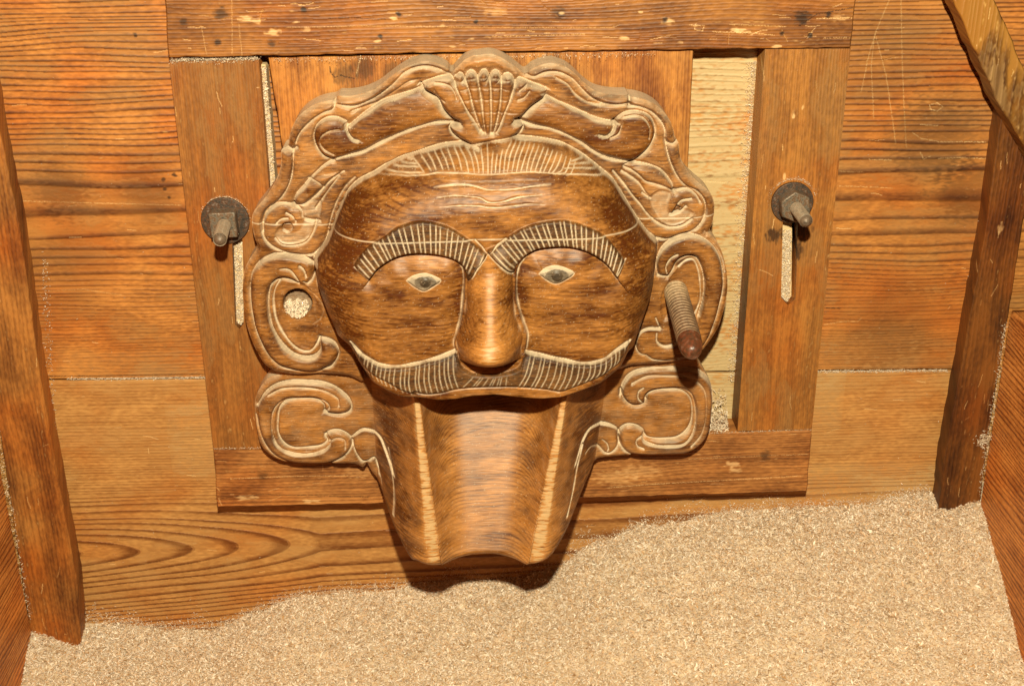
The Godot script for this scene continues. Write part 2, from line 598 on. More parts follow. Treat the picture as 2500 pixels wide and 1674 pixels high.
# a board: outlines counter-clockwise in mm, from z1 (front) back to z0, its front edges rounded by c; UV from rect
func slab(rings: Array, z0: float, z1: float, c: float, rect: Rect2) -> ArrayMesh:
	var v := PackedVector3Array()
	var nn := PackedVector3Array()
	var uv := PackedVector2Array()
	var ix := PackedInt32Array()
	for ring: PackedVector2Array in rings:
		var n := ring.size()
		var inner := PackedVector2Array()
		var outn := PackedVector2Array()
		for k in n:
			var e1 := (ring[k] - ring[(k + n - 1) % n]).normalized()
			var e2 := (ring[(k + 1) % n] - ring[k]).normalized()
			var m := (e1 + e2).normalized()
			var o := Vector2(m.y, -m.x)
			outn.append(o)
			inner.append(ring[k] - o * c / maxf(0.5, o.dot(Vector2(e2.y, -e2.x))))
		var at := v.size()
		for k in n:   # front
			v.append(Vector3(inner[k].x, inner[k].y, z1))
			nn.append(Vector3(0, 0, 1))
		var tri := Geometry2D.triangulate_polygon(inner)
		for k in range(0, tri.size(), 3):
			ix.append_array(PackedInt32Array([at + tri[k], at + tri[k + 2], at + tri[k + 1]]) if not Geometry2D.is_polygon_clockwise(PackedVector2Array([inner[tri[k]], inner[tri[k + 1]], inner[tri[k + 2]]])) else PackedInt32Array([at + tri[k], at + tri[k + 1], at + tri[k + 2]]))
		var rows := [[inner, z1, 0.0], [ring, z1 - c, 0.75], [ring, z1 - c, 1.0], [ring, z0, 1.0]]
		var starts := []
		for row in rows:
			starts.append(v.size())
			for k in n + 1:
				var p: Vector2 = row[0][k % n]
				v.append(Vector3(p.x, p.y, row[1]))
				nn.append(Vector3(outn[k % n].x * row[2], outn[k % n].y * row[2], 1.0 - row[2] * 0.999).normalized())
		for r in [0, 2]:
			for k in n:
				var a: int = starts[r] + k
				var b: int = starts[r + 1] + k
				ix.append_array(PackedInt32Array([a, a + 1, b + 1, a, b + 1, b]))
	for k in v.size():
		# the sides take their grain from the board's edge and carry it into the depth
		uv.append(Vector2((v[k].x - rect.position.x) / rect.size.x, (rect.position.y + rect.size.y - v[k].y) / rect.size.y) + Vector2(0.13, 0.37) * (z1 - v[k].z) / 100.0)
		v[k] *= 0.001
	return array_mesh(v, nn, PackedColorArray(), uv, ix)


func box_of(list: Array) -> Rect2:
	var r := Rect2(list[0], list[1], 0, 0)
	for k in range(2, list.size(), 2):
		r = r.expand(Vector2(list[k], list[k + 1]))
	return r


func board(called: String, list: Array, z0: float, z1: float, o: Dictionary, parent: Node, c := 0.9, rough := 0.25) -> MeshInstance3D:
	var r := box_of(list)
	o.size = r.size
	return commit(called, slab([ring_of(list, 6.0, rough, o.seed)], z0, z1, c, r), timber(o), parent)


func lathe(profile: Array, sides: int) -> ArrayMesh:   # profile: [radius, z] pairs in mm along +z
	var v := PackedVector3Array()
	var n := PackedVector3Array()
	var c := PackedColorArray()
	var ix := PackedInt32Array()
	var rows := profile.size()
	for k in rows:
		var a: Array = profile[maxi(0, k - 1)]
		var b: Array = profile[mini(rows - 1, k + 1)]
		var t := Vector2(b[0] - a[0], b[1] - a[1]).normalized()
		for q in sides + 1:
			var ang := TAU * q / sides
			var dir := Vector3(cos(ang), sin(ang), 0)
			v.append((dir * profile[k][0] + Vector3(0, 0, profile[k][1])) * 0.001)
			n.append((dir * t.y + Vector3(0, 0, -t.x)).normalized())
			c.append(profile[k][2] if profile[k].size() > 2 else Color.WHITE)
	for k in rows - 1:
		for q in sides:
			var a := k * (sides + 1) + q
			var b := a + sides + 1
			ix.append_array(PackedInt32Array([a, b, a + 1, a + 1, b, b + 1]))
	return array_mesh(v, n, c, PackedVector2Array(), ix)


func rust(seed_: int, base: Color, spots: Color) -> StandardMaterial3D:
	var m := StandardMaterial3D.new()
	var t := NoiseTexture2D.new()
	t.width = 256
	t.height = 256
	t.seamless = true
	t.noise = noise(seed_, 0.03, 5)
	var g := Gradient.new()
	g.set_color(0, base.darkened(0.45))
	g.set_color(1, base.lightened(0.3))
	g.add_point(0.45, base)
	g.add_point(0.62, spots)
	t.color_ramp = g
	m.albedo_texture = t
	m.uv1_triplanar = true
	m.uv1_scale = Vector3.ONE * 28.0
	m.metallic = 0.25
	m.roughness = 0.5
	m.heightmap_enabled = true
	var b := NoiseTexture2D.new()
	b.width = 256
	b.height = 256
	b.seamless = true
	b.noise = noise(seed_ + 5, 0.08, 3)
	m.heightmap_texture = b
	m.heightmap_scale = 0.02
	return m


func place(o: Node3D, at: Vector3, towards: Vector3) -> void:   # z axis along towards, both in mm
	var z := towards.normalized()
	var x := Vector3.UP.cross(z).normalized()
	o.transform = Transform3D(Basis(x, z.cross(x), z), at * 0.001)


# ------------------------------------------------------------------ the relief of the mask
func coarse_depth(list: Array, r: Relief) -> PackedFloat32Array:   # distance inside a polygon, on the relief's grid
	var step := 3.0
	var w := int((r.nx - 1) * r.s / step) + 2
	var h := int((r.ny - 1) * r.s / step) + 2
	var p := PackedVector2Array()
	for k in range(0, list.size(), 2):
		p.append(Vector2(list[k], list[k + 1]))
	var d := PackedFloat32Array()
	d.resize(w * h)
	for j in h:
		for i in w:
			var q := Vector2(r.ox + i * step, r.oy + j * step)
			var b := 1e9
			for k in p.size():
				b = minf(b, q.distance_squared_to(Geometry2D.get_closest_point_to_segment(q, p[k], p[(k + 1) % p.size()])))
			d[j * w + i] = sqrt(b) * (1.0 if Geometry2D.is_point_in_polygon(q, p) else -1.0)
	var out := PackedFloat32Array()
	out.resize(r.nx * r.ny)
	for j in r.ny:
		var fy := j * r.s / step
		var y := int(fy)
		fy -= y
		for i in r.nx:
			var fx := i * r.s / step
			var x := int(fx)
			fx -= x
			var n := y * w + x
			out[j * r.nx + i] = lerpf(lerpf(d[n], d[n + 1], fx), lerpf(d[n + w], d[n + w + 1], fx), fy)
	return out


func head_base(r: Relief) -> PackedFloat32Array:
	var inside := coarse_depth(FACE_OUTLINE, r)
	var nose := PackedFloat32Array()
	nose.resize(r.nx * r.ny)
	for j in r.ny:
		var y := r.oy + j * r.s
		var v := (y - FACE_FOOT) / (FACE_TOP - FACE_FOOT)
		var reach := 6.0 + 32.0 * smoothstep(0.04, 0.34, v) + 14.0 * smoothstep(0.65, 0.95, v)
		var height := 52.0 - 16.0 * v
		for i in r.nx:
			var n := j * r.nx + i
			var x := r.ox + i * r.s
			var z := 28.0
			var d := inside[n]
			if d > 0.0:
				var t := minf(d / reach, 1.0)
				z += height * sqrt(1.0 - (1.0 - t) * (1.0 - t))
			# the nose
			var along := (-118.0 - y) / 72.0
			if along > 0.0 and along < 1.16:
				var a := minf(along, 1.0)
				var half := 15.5 + 3.4 * a * a + 4.8 * exp(-pow((a - 0.9) / 0.16, 2.0))
				var u := absf(x + 18.0 + 1.6 * a) / half
				if u < 1.0:
					var tall := (5.0 + 27.0 * a) * minf(1.0, along * 5.0) * pow(1.0 - pow(u, 2.3), 0.85)
					if along > 0.93:
						var e := (along - 0.93) / 0.2
						tall *= sqrt(maxf(0.0, 1.0 - e * e))
					z += tall
					nose[n] = tall
			r.h[n] = z
	return nose


func lower_base(r: Relief) -> PackedFloat32Array:   # z of the underside at each point
	var under := PackedFloat32Array()
	under.resize(r.nx * r.ny)
	for j in r.ny:
		var y := r.oy + j * r.s
		var xl: float = RIM_LEFT[0] * y + RIM_LEFT[1]
		var xr: float = RIM_RIGHT[0] * y + RIM_RIGHT[1]
		var xc := (xl + xr) * 0.5
		var hw := (xr - xl) * 0.5
		var rim := 57.0 + 33.0 * clampf((-222.0 - y) / 136.0, -0.3, 1.15)
		var f := clampf((-222.0 - y) / 136.0, 0.0, 1.0)
		var deep := 54.0 - 43.0 * f
		for i in r.nx:
			var n := j * r.nx + i
			var a := absf(r.ox + i * r.s - xc)
			var z := rim
			if a < hw:
				z = rim - deep * (1.0 - pow(a / hw, 7.0 - 3.8 * f))
				r.part[n] = 3
			else:
				var q := a - hw - (3.0 + 7.0 * f)
				if q < 0.0:
					z = rim - 0.02 * q * q
					r.part[n] = 2
				else:
					var t := minf(q / (34.0 + 6.0 * f), 1.0)
					z = 18.0 + (rim - 18.0) * lerpf(pow(1.0 - t, 1.9), 1.0 - t * t, f)
					if t < 1.0:
						r.part[n] = 2
			r.h[n] = z
			under[n] = clampf((-312.0 - y) / 46.0, 0.0, 1.0) * 70.0
	return under


func carved_wood(seed_: int, rough: float) -> StandardMaterial3D:
	var m := StandardMaterial3D.new()
	m.vertex_color_use_as_albedo = true
	var w := 512
	var a := field(w, w, 14.0, 0.3, seed_, 3)
	var b := field(w, w, 3.0, 0.35, seed_ + 1, 2)
	var rgb := PackedByteArray()
	rgb.resize(w * w * 3)
	var up := PackedByteArray()
	up.resize(w * w)
	for n in w * w:
		var t := (a[n] + b[n]) / 255.0 - 1.0
		var pore := smoothstep(0.25, 0.6, -t)
		var k := clampf(0.93 + 0.16 * t - 0.10 * pore, 0.0, 1.0)
		rgb[n * 3] = int(k * 255.0)
		rgb[n * 3 + 1] = int(k * 250.0)
		rgb[n * 3 + 2] = int(k * 240.0)
		up[n] = clampi(int(150.0 + 60.0 * t - 40.0 * pore), 0, 255)
	m.albedo_texture = ImageTexture.create_from_image(Image.create_from_data(w, w, false, Image.FORMAT_RGB8, rgb))
	m.heightmap_enabled = true
	m.heightmap_texture = ImageTexture.create_from_image(Image.create_from_data(w, w, false, Image.FORMAT_L8, up))
	m.heightmap_scale = 0.02
	m.uv1_triplanar = true
	m.uv1_scale = Vector3(11.0, 11.0, 11.0)
	m.roughness = rough
	m.metallic_specular = 0.36
	return m


func wood_colours(r: Relief, seed_: int, spots: Array, lighter: float, tones: Dictionary, ledge_dust := 0.8, ring_step := 2.9, ring_amp := 0.28, flecks := 0.30) -> PackedColorArray:
	# bare beech under old varnish: rings that follow the carved depth, dirt and painted side shade in blots, flour in the gouges
	var soft := r.blurred(7)
	var wide := noise(seed_, 0.02, 3)
	var mid := noise(seed_ + 1, 0.06, 3)
	var fine := noise(seed_ + 2, 0.3, 2)
	var fleck := noise(seed_ + 3, 0.55, 2)
	var out := PackedColorArray()
	out.resize(r.nx * r.ny)
	var pale := Color(0.50, 0.215, 0.054)
	var brown := Color(0.095, 0.027, 0.004)
	var black := Color(0.03, 0.02, 0.012)
	for j in r.ny:
		var y := r.oy + j * r.s
		for i in r.nx:
			var n := j * r.nx + i
			var x := r.ox + i * r.s
			var z := r.h[n]
			var g := y * 0.9 + z * 0.42 + 5.0 * wide.get_noise_2d(x * 0.35, y)
			var ring := absf(fposmod(g / ring_step, 1.0) - 0.5) * 2.0
			ring = smoothstep(0.45, 1.0, ring) * maxf(0.0, 0.5 + 1.2 * wide.get_noise_2d(x * 0.8, y * 2.0 + 90.0))
			var d := 0.54 + 0.44 * mid.get_noise_3d(x * 0.25, y * 1.5, z) + 0.34 * wide.get_noise_2d(x * 1.3, y * 1.6) + ring_amp * ring + flecks * 0.7 * fine.get_noise_3d(x * 0.12, y, z) + flecks * fleck.get_noise_3d(x * 0.25, y, z)
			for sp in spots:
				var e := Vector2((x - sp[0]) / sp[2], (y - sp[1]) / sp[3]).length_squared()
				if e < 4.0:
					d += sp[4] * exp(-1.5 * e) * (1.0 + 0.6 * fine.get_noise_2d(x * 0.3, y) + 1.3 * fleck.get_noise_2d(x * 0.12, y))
			var tone: Array = tones.get(r.part[n], [0.0, 0.0])
			var c := pale.lerp(brown, clampf(d - lighter - tone[0] - r.worn[n], 0.0, 1.0))
			if tone.size() > 3:   # old grey paint
				c = c.lerp(tone[3], 0.85)
			var k := r.ink[n]
			if d < -0.12:   # bare wood where the varnish is worn through
				c = c.lerp(Color(0.60, 0.385, 0.185), clampf((-0.12 - d) * 1.8, 0.0, 1.0))
			d = (z - soft[n]) * 0.16
			c = c.lerp(brown, clampf(d, 0.0, 0.5)).lerp(pale, clampf(-d * 1.2, 0.0, 0.5))
			if k > 0.0 and k < 0.5:
				c = c.lerp(brown, minf(1.0, k * 1.7))
			elif k > 0.0:
				c = c.lerp(black, clampf(k * (1.0 + 0.45 * fine.get_noise_2d(x * 0.6, y * 2.0)), 0.0, 1.0))
			# flour settles on ledges that face up and slides off those that face down
			var ledge := 0.0
			if j > 0 and j < r.ny - 1:
				ledge = (r.h[n - r.nx] - r.h[n + r.nx]) / (2.0 * r.s)
			var u := r.chalk[n] * (0.95 + 0.3 * mid.get_noise_2d(x * 3.0, y * 3.0))
			u += ledge_dust * clampf(ledge * 0.55 - 0.10, 0.0, 0.75) * (0.8 + 0.9 * mid.get_noise_2d(x * 0.8, y * 0.8)) * (1.0 if k < 0.3 and tone.size() > 2 else 0.0)
			u += r.dust[n] * clampf(0.55 + 0.85 * ledge, 0.14, 1.4) * (1.0 + 0.6 * mid.get_noise_2d(x * 3.0, y * 3.0)) + clampf((soft[n] - z) * 0.16 - 0.05, 0.0, 0.35) * (1.0 if k < 0.3 else 0.4)
			u += clampf(fine.get_noise_2d(x * 2.0 + 50.0, y * 2.0) * 2.4 - 1.35, 0.0, 0.5) + maxf(0.0, tone[1] * (1.0 + 1.6 * mid.get_noise_2d(x + 300.0, y * 1.5)))
			out[n] = c.lerp(FLOUR, clampf(u, 0.0, 0.92))
	return out


func mask() -> void:
	var head := Relief.new(-204.0, -242.0, 164.0, 12.0, 0.48)
	var lower := Relief.new(-206.0, -366.0, 164.0, -196.0, 0.48)
	var nose := head_base(head)
	var under := lower_base(lower)
	head.mark([-31.0, -56.5, -34.3, -54.8, -47.4, -55.1, -62.9, -59.3, -78.4, -64.2, -89.6, -69.6, -97.6, -74.6, -108.9, -80.1, -117.0, -87.5, -122.0, -96.6, -125.8, -104.7, -130.4, -116.4, -136.1, -127.0, -144.7, -137.6, -144.9, -140.5, -142.7, -157.6, -138.1, -174.9, -131.1, -192.6, -122.7, -199.8, -115.7, -211.0, -106.6, -221.0, -95.2, -226.8, -83.8, -231.6, -74.1, -231.9, -55.9, -234.6, -44.6, -234.1, -33.2, -232.1, -17.3, -231.2, 5.4, -234.3, 16.9, -235.3, 31.9, -234.5, 49.7, -228.8, 61.5, -225.1, 71.2, -219.8, 78.7, -215.1, 84.7, -206.0, 87.6, -206.0, 94.1, -188.3, 99.4, -172.1, 101.7, -157.3, 102.9, -142.7, 103.9, -129.2, 96.2, -122.5, 87.9, -111.0, 78.5, -95.6, 70.3, -82.7, 62.3, -75.7, 55.6, -69.8, 44.4, -61.7, 33.3, -55.9, 16.8, -52.2, 0.4, -50.8], 1)
	head.lift([-97.5, -74.3, -89.6, -69.4, -78.4, -64.2, -62.9, -59.2, -47.4, -55.1, -34.3, -54.5, -27.8, -56.7, -21.8, -57.1, -5.3, -52.6, 0.3, -50.6, 16.8, -52.1, 33.2, -55.6, 44.3, -61.4, 55.5, -69.5, 63.1, -76.8, 31.7, -70.9, -0.7, -68.6, -32.9, -70.5, -34.6, -69.5, -61.5, -70.6, -74.6, -71.6, -84.6, -72.1], 0.8, 2.0, 2, 0)
	head.mark([-182.2, -127.8, -171.5, -134.0, -152.5, -135.6, -141.2, -135.3, -140.5, -150.8, -135.4, -165.8, -127.9, -180.5, -120.0, -188.8, -116.6, -222.3, -101.5, -213.8, -113.9, -238.6, -125.5, -235.1, -144.2, -232.7, -161.8, -233.6, -177.0, -233.2, -190.5, -225.8, -198.2, -207.6, -201.7, -169.9, -196.7, -139.5, -190.1, -128.8], 11)
	head.mark([130.8, -125.8, 119.4, -125.5, 109.8, -128.3, 104.2, -130.6, 100.6, -136.8, 99.2, -150.6, 96.4, -163.7, 90.3, -176.8, 83.0, -190.6, 77.9, -195.0, 70.0, -211.5, 88.4, -232.5, 124.1, -230.7, 141.7, -225.3, 157.8, -196.0, 160.6, -164.7, 154.1, -134.0, 142.1, -124.2], 12)
	head.lift([-61.3, -15.2, -52.0, -24.6, -44.7, -35.7, -38.3, -40.8, -52.4, -40.2, -66.7, -43.6, -79.9, -48.4, -93.3, -54.3, -107.8, -60.8, -120.1, -64.6, -126.7, -65.0, -133.0, -62.1, -137.5, -55.3, -138.6, -47.5, -136.0, -40.9, -130.3, -36.7, -122.7, -36.1, -116.9, -38.9, -113.8, -42.1, -106.5, -35.8, -98.6, -30.4, -88.6, -24.6, -77.7, -20.9, -69.0, -18.3], 2.6, 5.5, 14, 0.16)
	head.lift([22.2, -22.4, 14.6, -26.7, 9.2, -33.2, 3.7, -39.2, 13.5, -43.5, 24.5, -45.9, 35.5, -50.1, 46.5, -55.9, 55.4, -62.2, 64.4, -66.9, 73.3, -69.3, 82.2, -70.6, 88.8, -67.0, 95.2, -60.3, 98.8, -52.4, 98.5, -44.6, 94.4, -37.9, 86.7, -35.0, 77.9, -35.9, 72.6, -39.7, 70.7, -42.8, 58.3, -39.5, 48.4, -34.9, 38.5, -30.4, 29.8, -26.4], 2.6, 5.5, 15, 0.16)
	head.lift([-62.5, -14.1, -54.3, -10.2, -48.3, -8.8, -42.8, -9.1, -40.4, -12.7, -38.8, -8.4, -36.2, -6.4, -34.3, -7.5, -33.1, -10.3, -31.2, -6.5, -28.7, -5.0, -26.2, -6.6, -24.3, -9.0, -21.7, -5.6, -19.2, -4.7, -17.2, -6.7, -16.0, -9.5, -14.2, -6.3, -12.2, -5.3, -9.7, -6.3, -8.0, -10.1, -5.7, -7.9, -2.7, -7.4, -0.7, -9.0, 1.5, -12.8, 4.3, -10.6, 13.3, -14.2, 22.4, -17.9, 21.4, -23.5, 12.3, -30.0, 6.2, -36.6, 1.1, -39.3, 7.2, -42.8, 1.5, -50.0, -4.8, -52.8, -18.5, -54.6, -29.2, -56.5, -36.8, -52.0, -44.3, -45.6, -43.7, -41.5, -37.0, -40.8, -43.5, -36.3, -48.9, -29.6, -52.2, -22.9, -60.1, -17.7], 5.5, 4.0, 13, 0.1)
	head.cut([-40.4, -12.7, -38.0, -18.5, -35.1, -24.7, -31.3, -32.4, -27.3, -38.6, -23.4, -46.0], 2.0, 2.0, 1.7, 0.35, 0)
	head.cut([-32.8, -10.3, -30.2, -17.6, -28.6, -25.3, -26.7, -32.5, -24.6, -39.7, -21.4, -47.0], 2.0, 2.0, 1.7, 0.35, 0)
	head.cut([-24.3, -9.0, -22.9, -17.2, -21.8, -25.4, -21.2, -32.6, -20.5, -39.8, -19.4, -48.1], 2.0, 2.0, 1.7, 0.35, 0)
	head.cut([-16.0, -9.5, -15.4, -17.3, -15.4, -25.5, -15.4, -36.8, -16.0, -48.2], 2.0, 2.0, 1.7, 0.35, 0)
	head.cut([-8.0, -10.1, -8.3, -17.4, -8.9, -25.6, -10.3, -33.8, -12.1, -42.0, -14.3, -48.2], 2.0, 2.0, 1.7, 0.35, 0)
	head.cut([1.5, -12.8, -0.3, -18.6, -2.6, -25.7, -6.0, -33.8, -9.1, -42.0, -11.7, -47.2], 2.0, 2.0, 1.7, 0.35, 0)
	head.cut([-36.2, -25.2, -28.6, -24.0, -21.0, -24.0, -15.5, -24.2, -8.4, -24.6, -1.3, -24.8], 1.2, 1.2, 0.7, 0.2, 0)
	head.cut([-33.8, -31.8, -26.2, -32.6, -16.1, -32.8, -6.0, -33.2, 6.2, -34.0], 1.2, 1.2, 0.7, 0.2, 0)
	head.cut([-36.0, -17.5, -29.4, -16.1, -22.9, -16.2, -15.9, -16.3, -8.8, -16.4, -1.8, -18.0], 1.2, 1.2, 0.7, 0.2, 0)
	head.cut([-37.9, -11.7, -32.3, -10.8, -28.3, -9.6, -23.8, -10.1, -19.3, -9.2, -15.3, -10.3, -11.7, -9.3, -7.8, -11.4, -2.7, -11.2], 1.2, 1.2, 0.7, 0.2, 0)
	head.cut([-28.9, -40.2, -21.3, -41.8, -13.7, -41.4, -8.6, -40.5], 1.2, 1.2, 0.7, 0.2, 0)
	head.cut([-21.4, -47.8, -16.3, -47.4, -10.2, -48.0], 1.2, 1.2, 0.7, 0.2, 0)
	head.cut([-53.4, -12.2, -48.4, -12.3, -43.9, -13.9, -40.5, -18.0, -39.1, -23.1], 1.6, 1.6, 0.9, 0.3, 0)
	head.cut([-54.1, -17.3, -51.7, -21.9, -47.3, -25.0], 1.6, 1.6, 0.9, 0.3, 0)
	head.cut([4.3, -18.1, 9.3, -14.2, 7.8, -16.7], 1.6, 1.6, 0.9, 0.3, 0)
	head.cut([3.2, -24.2, 7.3, -22.8, 11.3, -18.2], 1.6, 1.6, 0.9, 0.3, 0)
	head.cut([-62.5, -14.1, -60.1, -17.7, -52.2, -22.9, -48.9, -29.6, -43.5, -36.3, -37.0, -40.8], 1.5, 4.5, 2.0, 0.85, 0)
	head.cut([1.1, -39.3, 6.2, -36.6, 12.3, -30.0, 21.4, -23.5], 1.5, 4.5, 2.0, 0.85, 0)
	head.cut([22.4, -17.7, 4.3, -10.3, 1.5, -12.5, -0.7, -8.7, -2.7, -7.2, -5.7, -7.6, -8.0, -9.9, -9.7, -6.1, -12.2, -5.0, -14.2, -6.0, -16.0, -9.2, -17.2, -6.5, -19.2, -4.4, -21.7, -5.4, -24.3, -8.8, -26.2, -6.3, -28.7, -4.8, -31.2, -6.3, -33.1, -10.0, -34.3, -7.2, -36.2, -6.2, -38.8, -8.2], 1.5, 4.5, 2.0, 0.85, 0)
	head.cut([-40.4, -12.4, -42.8, -8.9, -48.3, -8.5, -54.3, -9.9, -63.5, -13.6], 1.5, 4.5, 2.0, 0.85, 0)
	head.cut([-121.0, -26.8, -110.3, -28.1, -100.5, -24.9, -91.6, -20.2, -82.7, -13.3, -74.9, -5.8, -67.3, -2.2, -58.7, -1.2, -50.3, -3.5, -42.9, -7.9], 2.2, 3.6, 1.6, 0.35, 0)
	head.cut([-113.8, -41.8, -106.5, -35.8, -98.6, -30.4, -88.6, -24.6, -77.7, -20.9, -69.0, -18.3, -61.3, -15.2], 5.5, 2.0, 2.4, 1.0, 0)
	head.cut([-111.6, -31.3, -100.7, -28.2, -91.9, -25.1, -80.8, -17.6, -72.0, -11.8, -64.4, -10.3], 1.5, 2.5, 0.8, 0.2, 0)
	head.cut([-156.4, -97.8, -154.8, -91.4, -148.8, -84.6, -141.7, -77.3, -133.5, -70.0, -124.5, -65.1, -115.6, -62.7, -104.5, -59.8, -93.3, -54.1, -79.9, -48.2, -66.7, -43.4, -52.4, -40.0, -40.5, -40.9], 2.9, 1.8, 1.7, 0.75, 0)
	head.cut([-116.9, -38.7, -122.7, -35.9, -130.3, -36.5, -136.2, -40.9, -138.8, -47.5, -137.7, -55.3, -133.0, -62.3, -126.7, -65.4], 1.6, 2.8, 1.7, 0.3, 0)
	head.cut([-116.5, -40.6, -115.2, -46.7, -112.2, -51.0, -108.4, -52.4], 2.6, 1.5, 2.2, 0.95, 0)
	head.cut([-121.0, -43.5, -127.5, -44.3, -133.2, -47.6, -135.3, -52.0, -132.7, -57.6, -126.4, -61.7], 1.8, 1.0, 0.8, 0.1, 0)
	head.cut([-31.0, -56.4, -34.3, -54.7, -47.4, -55.2, -62.8, -59.3, -78.4, -64.2, -89.5, -69.4, -97.5, -74.4, -108.8, -80.1, -116.9, -87.2, -121.8, -96.2, -125.5, -104.1, -130.1, -115.8, -135.9, -126.5, -144.5, -137.1], 2.4, 2.0, 1.4, 0.8, 0)
	head.cut([-38.3, -40.8, -43.8, -42.3, -43.7, -46.2, -37.5, -52.5, -28.8, -56.4, -24.6, -57.6], 2.0, 2.0, 1.6, 0.7, 0)
	head.cut([-123.3, -24.6, -125.0, -30.0, -131.1, -32.1, -137.8, -35.9, -144.7, -41.8, -149.4, -47.3, -152.0, -52.8], 3.0, 1.8, 1.5, 0.5, 0)
	head.cut([-120.3, -14.9, -121.7, -20.3, -123.3, -24.6], 1.5, 1.5, 2.0, 0.6, 0)
	head.cut([-162.2, -58.3, -158.0, -57.0, -154.6, -58.4, -151.7, -56.7], 2.0, 2.0, 1.8, 0.6, 0)
	head.cut([-154.4, -59.5, -155.4, -69.6, -157.8, -79.9, -162.4, -89.0, -168.4, -95.8, -176.1, -101.5, -180.1, -109.6, -180.8, -117.8, -178.6, -125.0, -172.4, -131.1, -162.6, -135.1, -152.6, -136.8, -144.6, -135.4, -137.3, -128.2, -133.4, -118.7], 2.6, 1.6, 1.5, 0.4, 0)
	head.cut([-156.5, -98.3, -165.2, -96.8, -173.2, -100.4, -178.7, -108.4, -180.2, -117.8], 1.8, 2.2, 1.5, 0.4, 0)
	head.cut([-156.5, -98.3, -151.7, -101.9, -150.5, -107.8, -145.1, -110.2, -139.0, -110.4], 2.0, 2.0, 1.0, 0.5, 0)
	head.cut([-156.4, -98.1, -149.8, -98.1, -141.7, -92.8, -134.6, -86.0, -128.7, -80.4, -122.9, -75.9, -119.5, -74.2], 2.2, 2.2, 1.4, 0.6, 0)
	head.cut([-141.1, -100.9, -136.2, -94.1, -130.2, -86.1, -123.0, -77.6], 1.8, 1.8, 1.1, 0.25, 0)
	head.cut([-145.1, -78.9, -138.7, -81.3, -134.5, -85.4], 1.8, 1.8, 1.1, 0.25, 0)
	head.cut([-133.2, -115.8, -129.7, -104.7, -125.1, -94.3, -119.1, -85.1, -112.1, -78.4], 1.8, 1.8, 1.1, 0.25, 0)
	head.lift([-151.6, -99.6, -141.7, -94.0, -136.4, -96.4, -138.8, -108.0, -142.9, -118.5, -150.6, -125.5, -159.8, -128.3, -167.6, -127.0, -172.2, -121.5, -170.0, -115.7, -165.2, -111.6, -158.4, -110.0, -155.0, -108.9, -150.5, -107.8], -1.8, 2.5, -1, 0)
	head.powder([-151.6, -99.6, -141.7, -94.0, -136.4, -96.4, -138.8, -108.0, -142.9, -118.5, -150.6, -125.5, -159.9, -128.9, -167.7, -128.2, -172.8, -122.7, -170.1, -116.8, -165.7, -116.9, -159.1, -119.4, -153.3, -116.0, -149.9, -107.8], 0.45)
	head.lift([-158.3, -114.9, -159.3, -117.6, -161.4, -119.1, -163.6, -119.3, -165.7, -117.9, -166.7, -115.4, -165.9, -112.4, -163.9, -111.1, -161.3, -111.1, -159.2, -112.6], -2.5, 0.8, -1, 0.2)
	head.cut([-171.7, -122.7, -167.6, -127.6, -159.9, -128.9, -150.7, -126.7, -144.6, -119.7, -141.2, -110.3], 1.4, 1.4, 1.0, 0.7, 0)
	head.cut([-162.4, -104.1, -158.2, -107.1, -156.3, -111.2], 1.4, 1.4, 1.0, 0.7, 0)
	head.cut([-169.7, -111.5, -166.1, -108.7, -161.6, -108.2], 1.4, 1.4, 1.0, 0.7, 0)
	head.cut([79.9, -29.0, 71.2, -29.8, 62.5, -28.5, 54.8, -24.8, 48.2, -18.7, 42.7, -12.6, 37.2, -8.8, 30.8, -6.3, 22.2, -6.5, 14.6, -9.3, 9.8, -8.4], 3.6, 2.2, 1.6, 0.35, 0)
	head.cut([22.2, -22.7, 29.8, -26.6, 38.6, -30.6, 48.4, -35.1, 58.3, -39.7, 70.7, -42.8], 5.5, 2.0, 2.4, 1.0, 0)
	head.cut([29.7, -10.6, 37.3, -15.0, 42.8, -21.7, 50.5, -27.3, 60.3, -30.1], 2.5, 1.5, 0.8, 0.2, 0)
	head.cut([1.5, -39.2, 13.5, -43.2, 24.5, -45.6, 35.5, -49.8, 46.5, -55.6, 55.4, -62.0, 64.4, -66.9, 73.3, -69.3, 82.2, -70.9, 94.5, -72.8, 103.6, -76.4, 109.4, -82.2, 113.2, -88.1, 114.5, -93.0], 2.9, 1.8, 1.7, 0.75, 0)
	head.cut([82.2, -70.9, 88.8, -67.2, 95.4, -60.5, 99.1, -52.4, 98.8, -44.6, 94.6, -37.6, 86.6, -34.8, 77.9, -35.7, 72.6, -39.5, 70.7, -42.8], 1.6, 2.8, 1.7, 0.35, 0)
	head.cut([71.5, -42.5, 69.5, -48.6, 65.2, -51.9, 60.2, -51.3], 1.5, 2.6, 2.2, 0.95, 0)
	head.cut([75.4, -44.2, 73.4, -49.8, 67.9, -52.5], 1.5, 1.0, 0.8, 0.2, 0)
	head.cut([76.9, -38.7, 84.5, -37.2, 91.2, -39.5, 95.2, -45.7, 95.0, -53.5], 1.5, 1.0, 0.8, 0.2, 0)
	head.cut([3.7, -39.2, 7.0, -43.1, 4.8, -48.7, 1.5, -50.3], 1.8, 1.8, 1.5, 0.6, 0)
	head.cut([0.3, -50.8, 16.8, -52.2, 33.2, -55.7, 44.3, -61.5, 55.4, -69.6, 62.2, -75.4, 70.1, -82.5, 78.2, -95.2, 87.7, -110.6, 96.1, -122.4, 103.5, -128.9], 2.0, 2.4, 1.4, 0.8, 0)
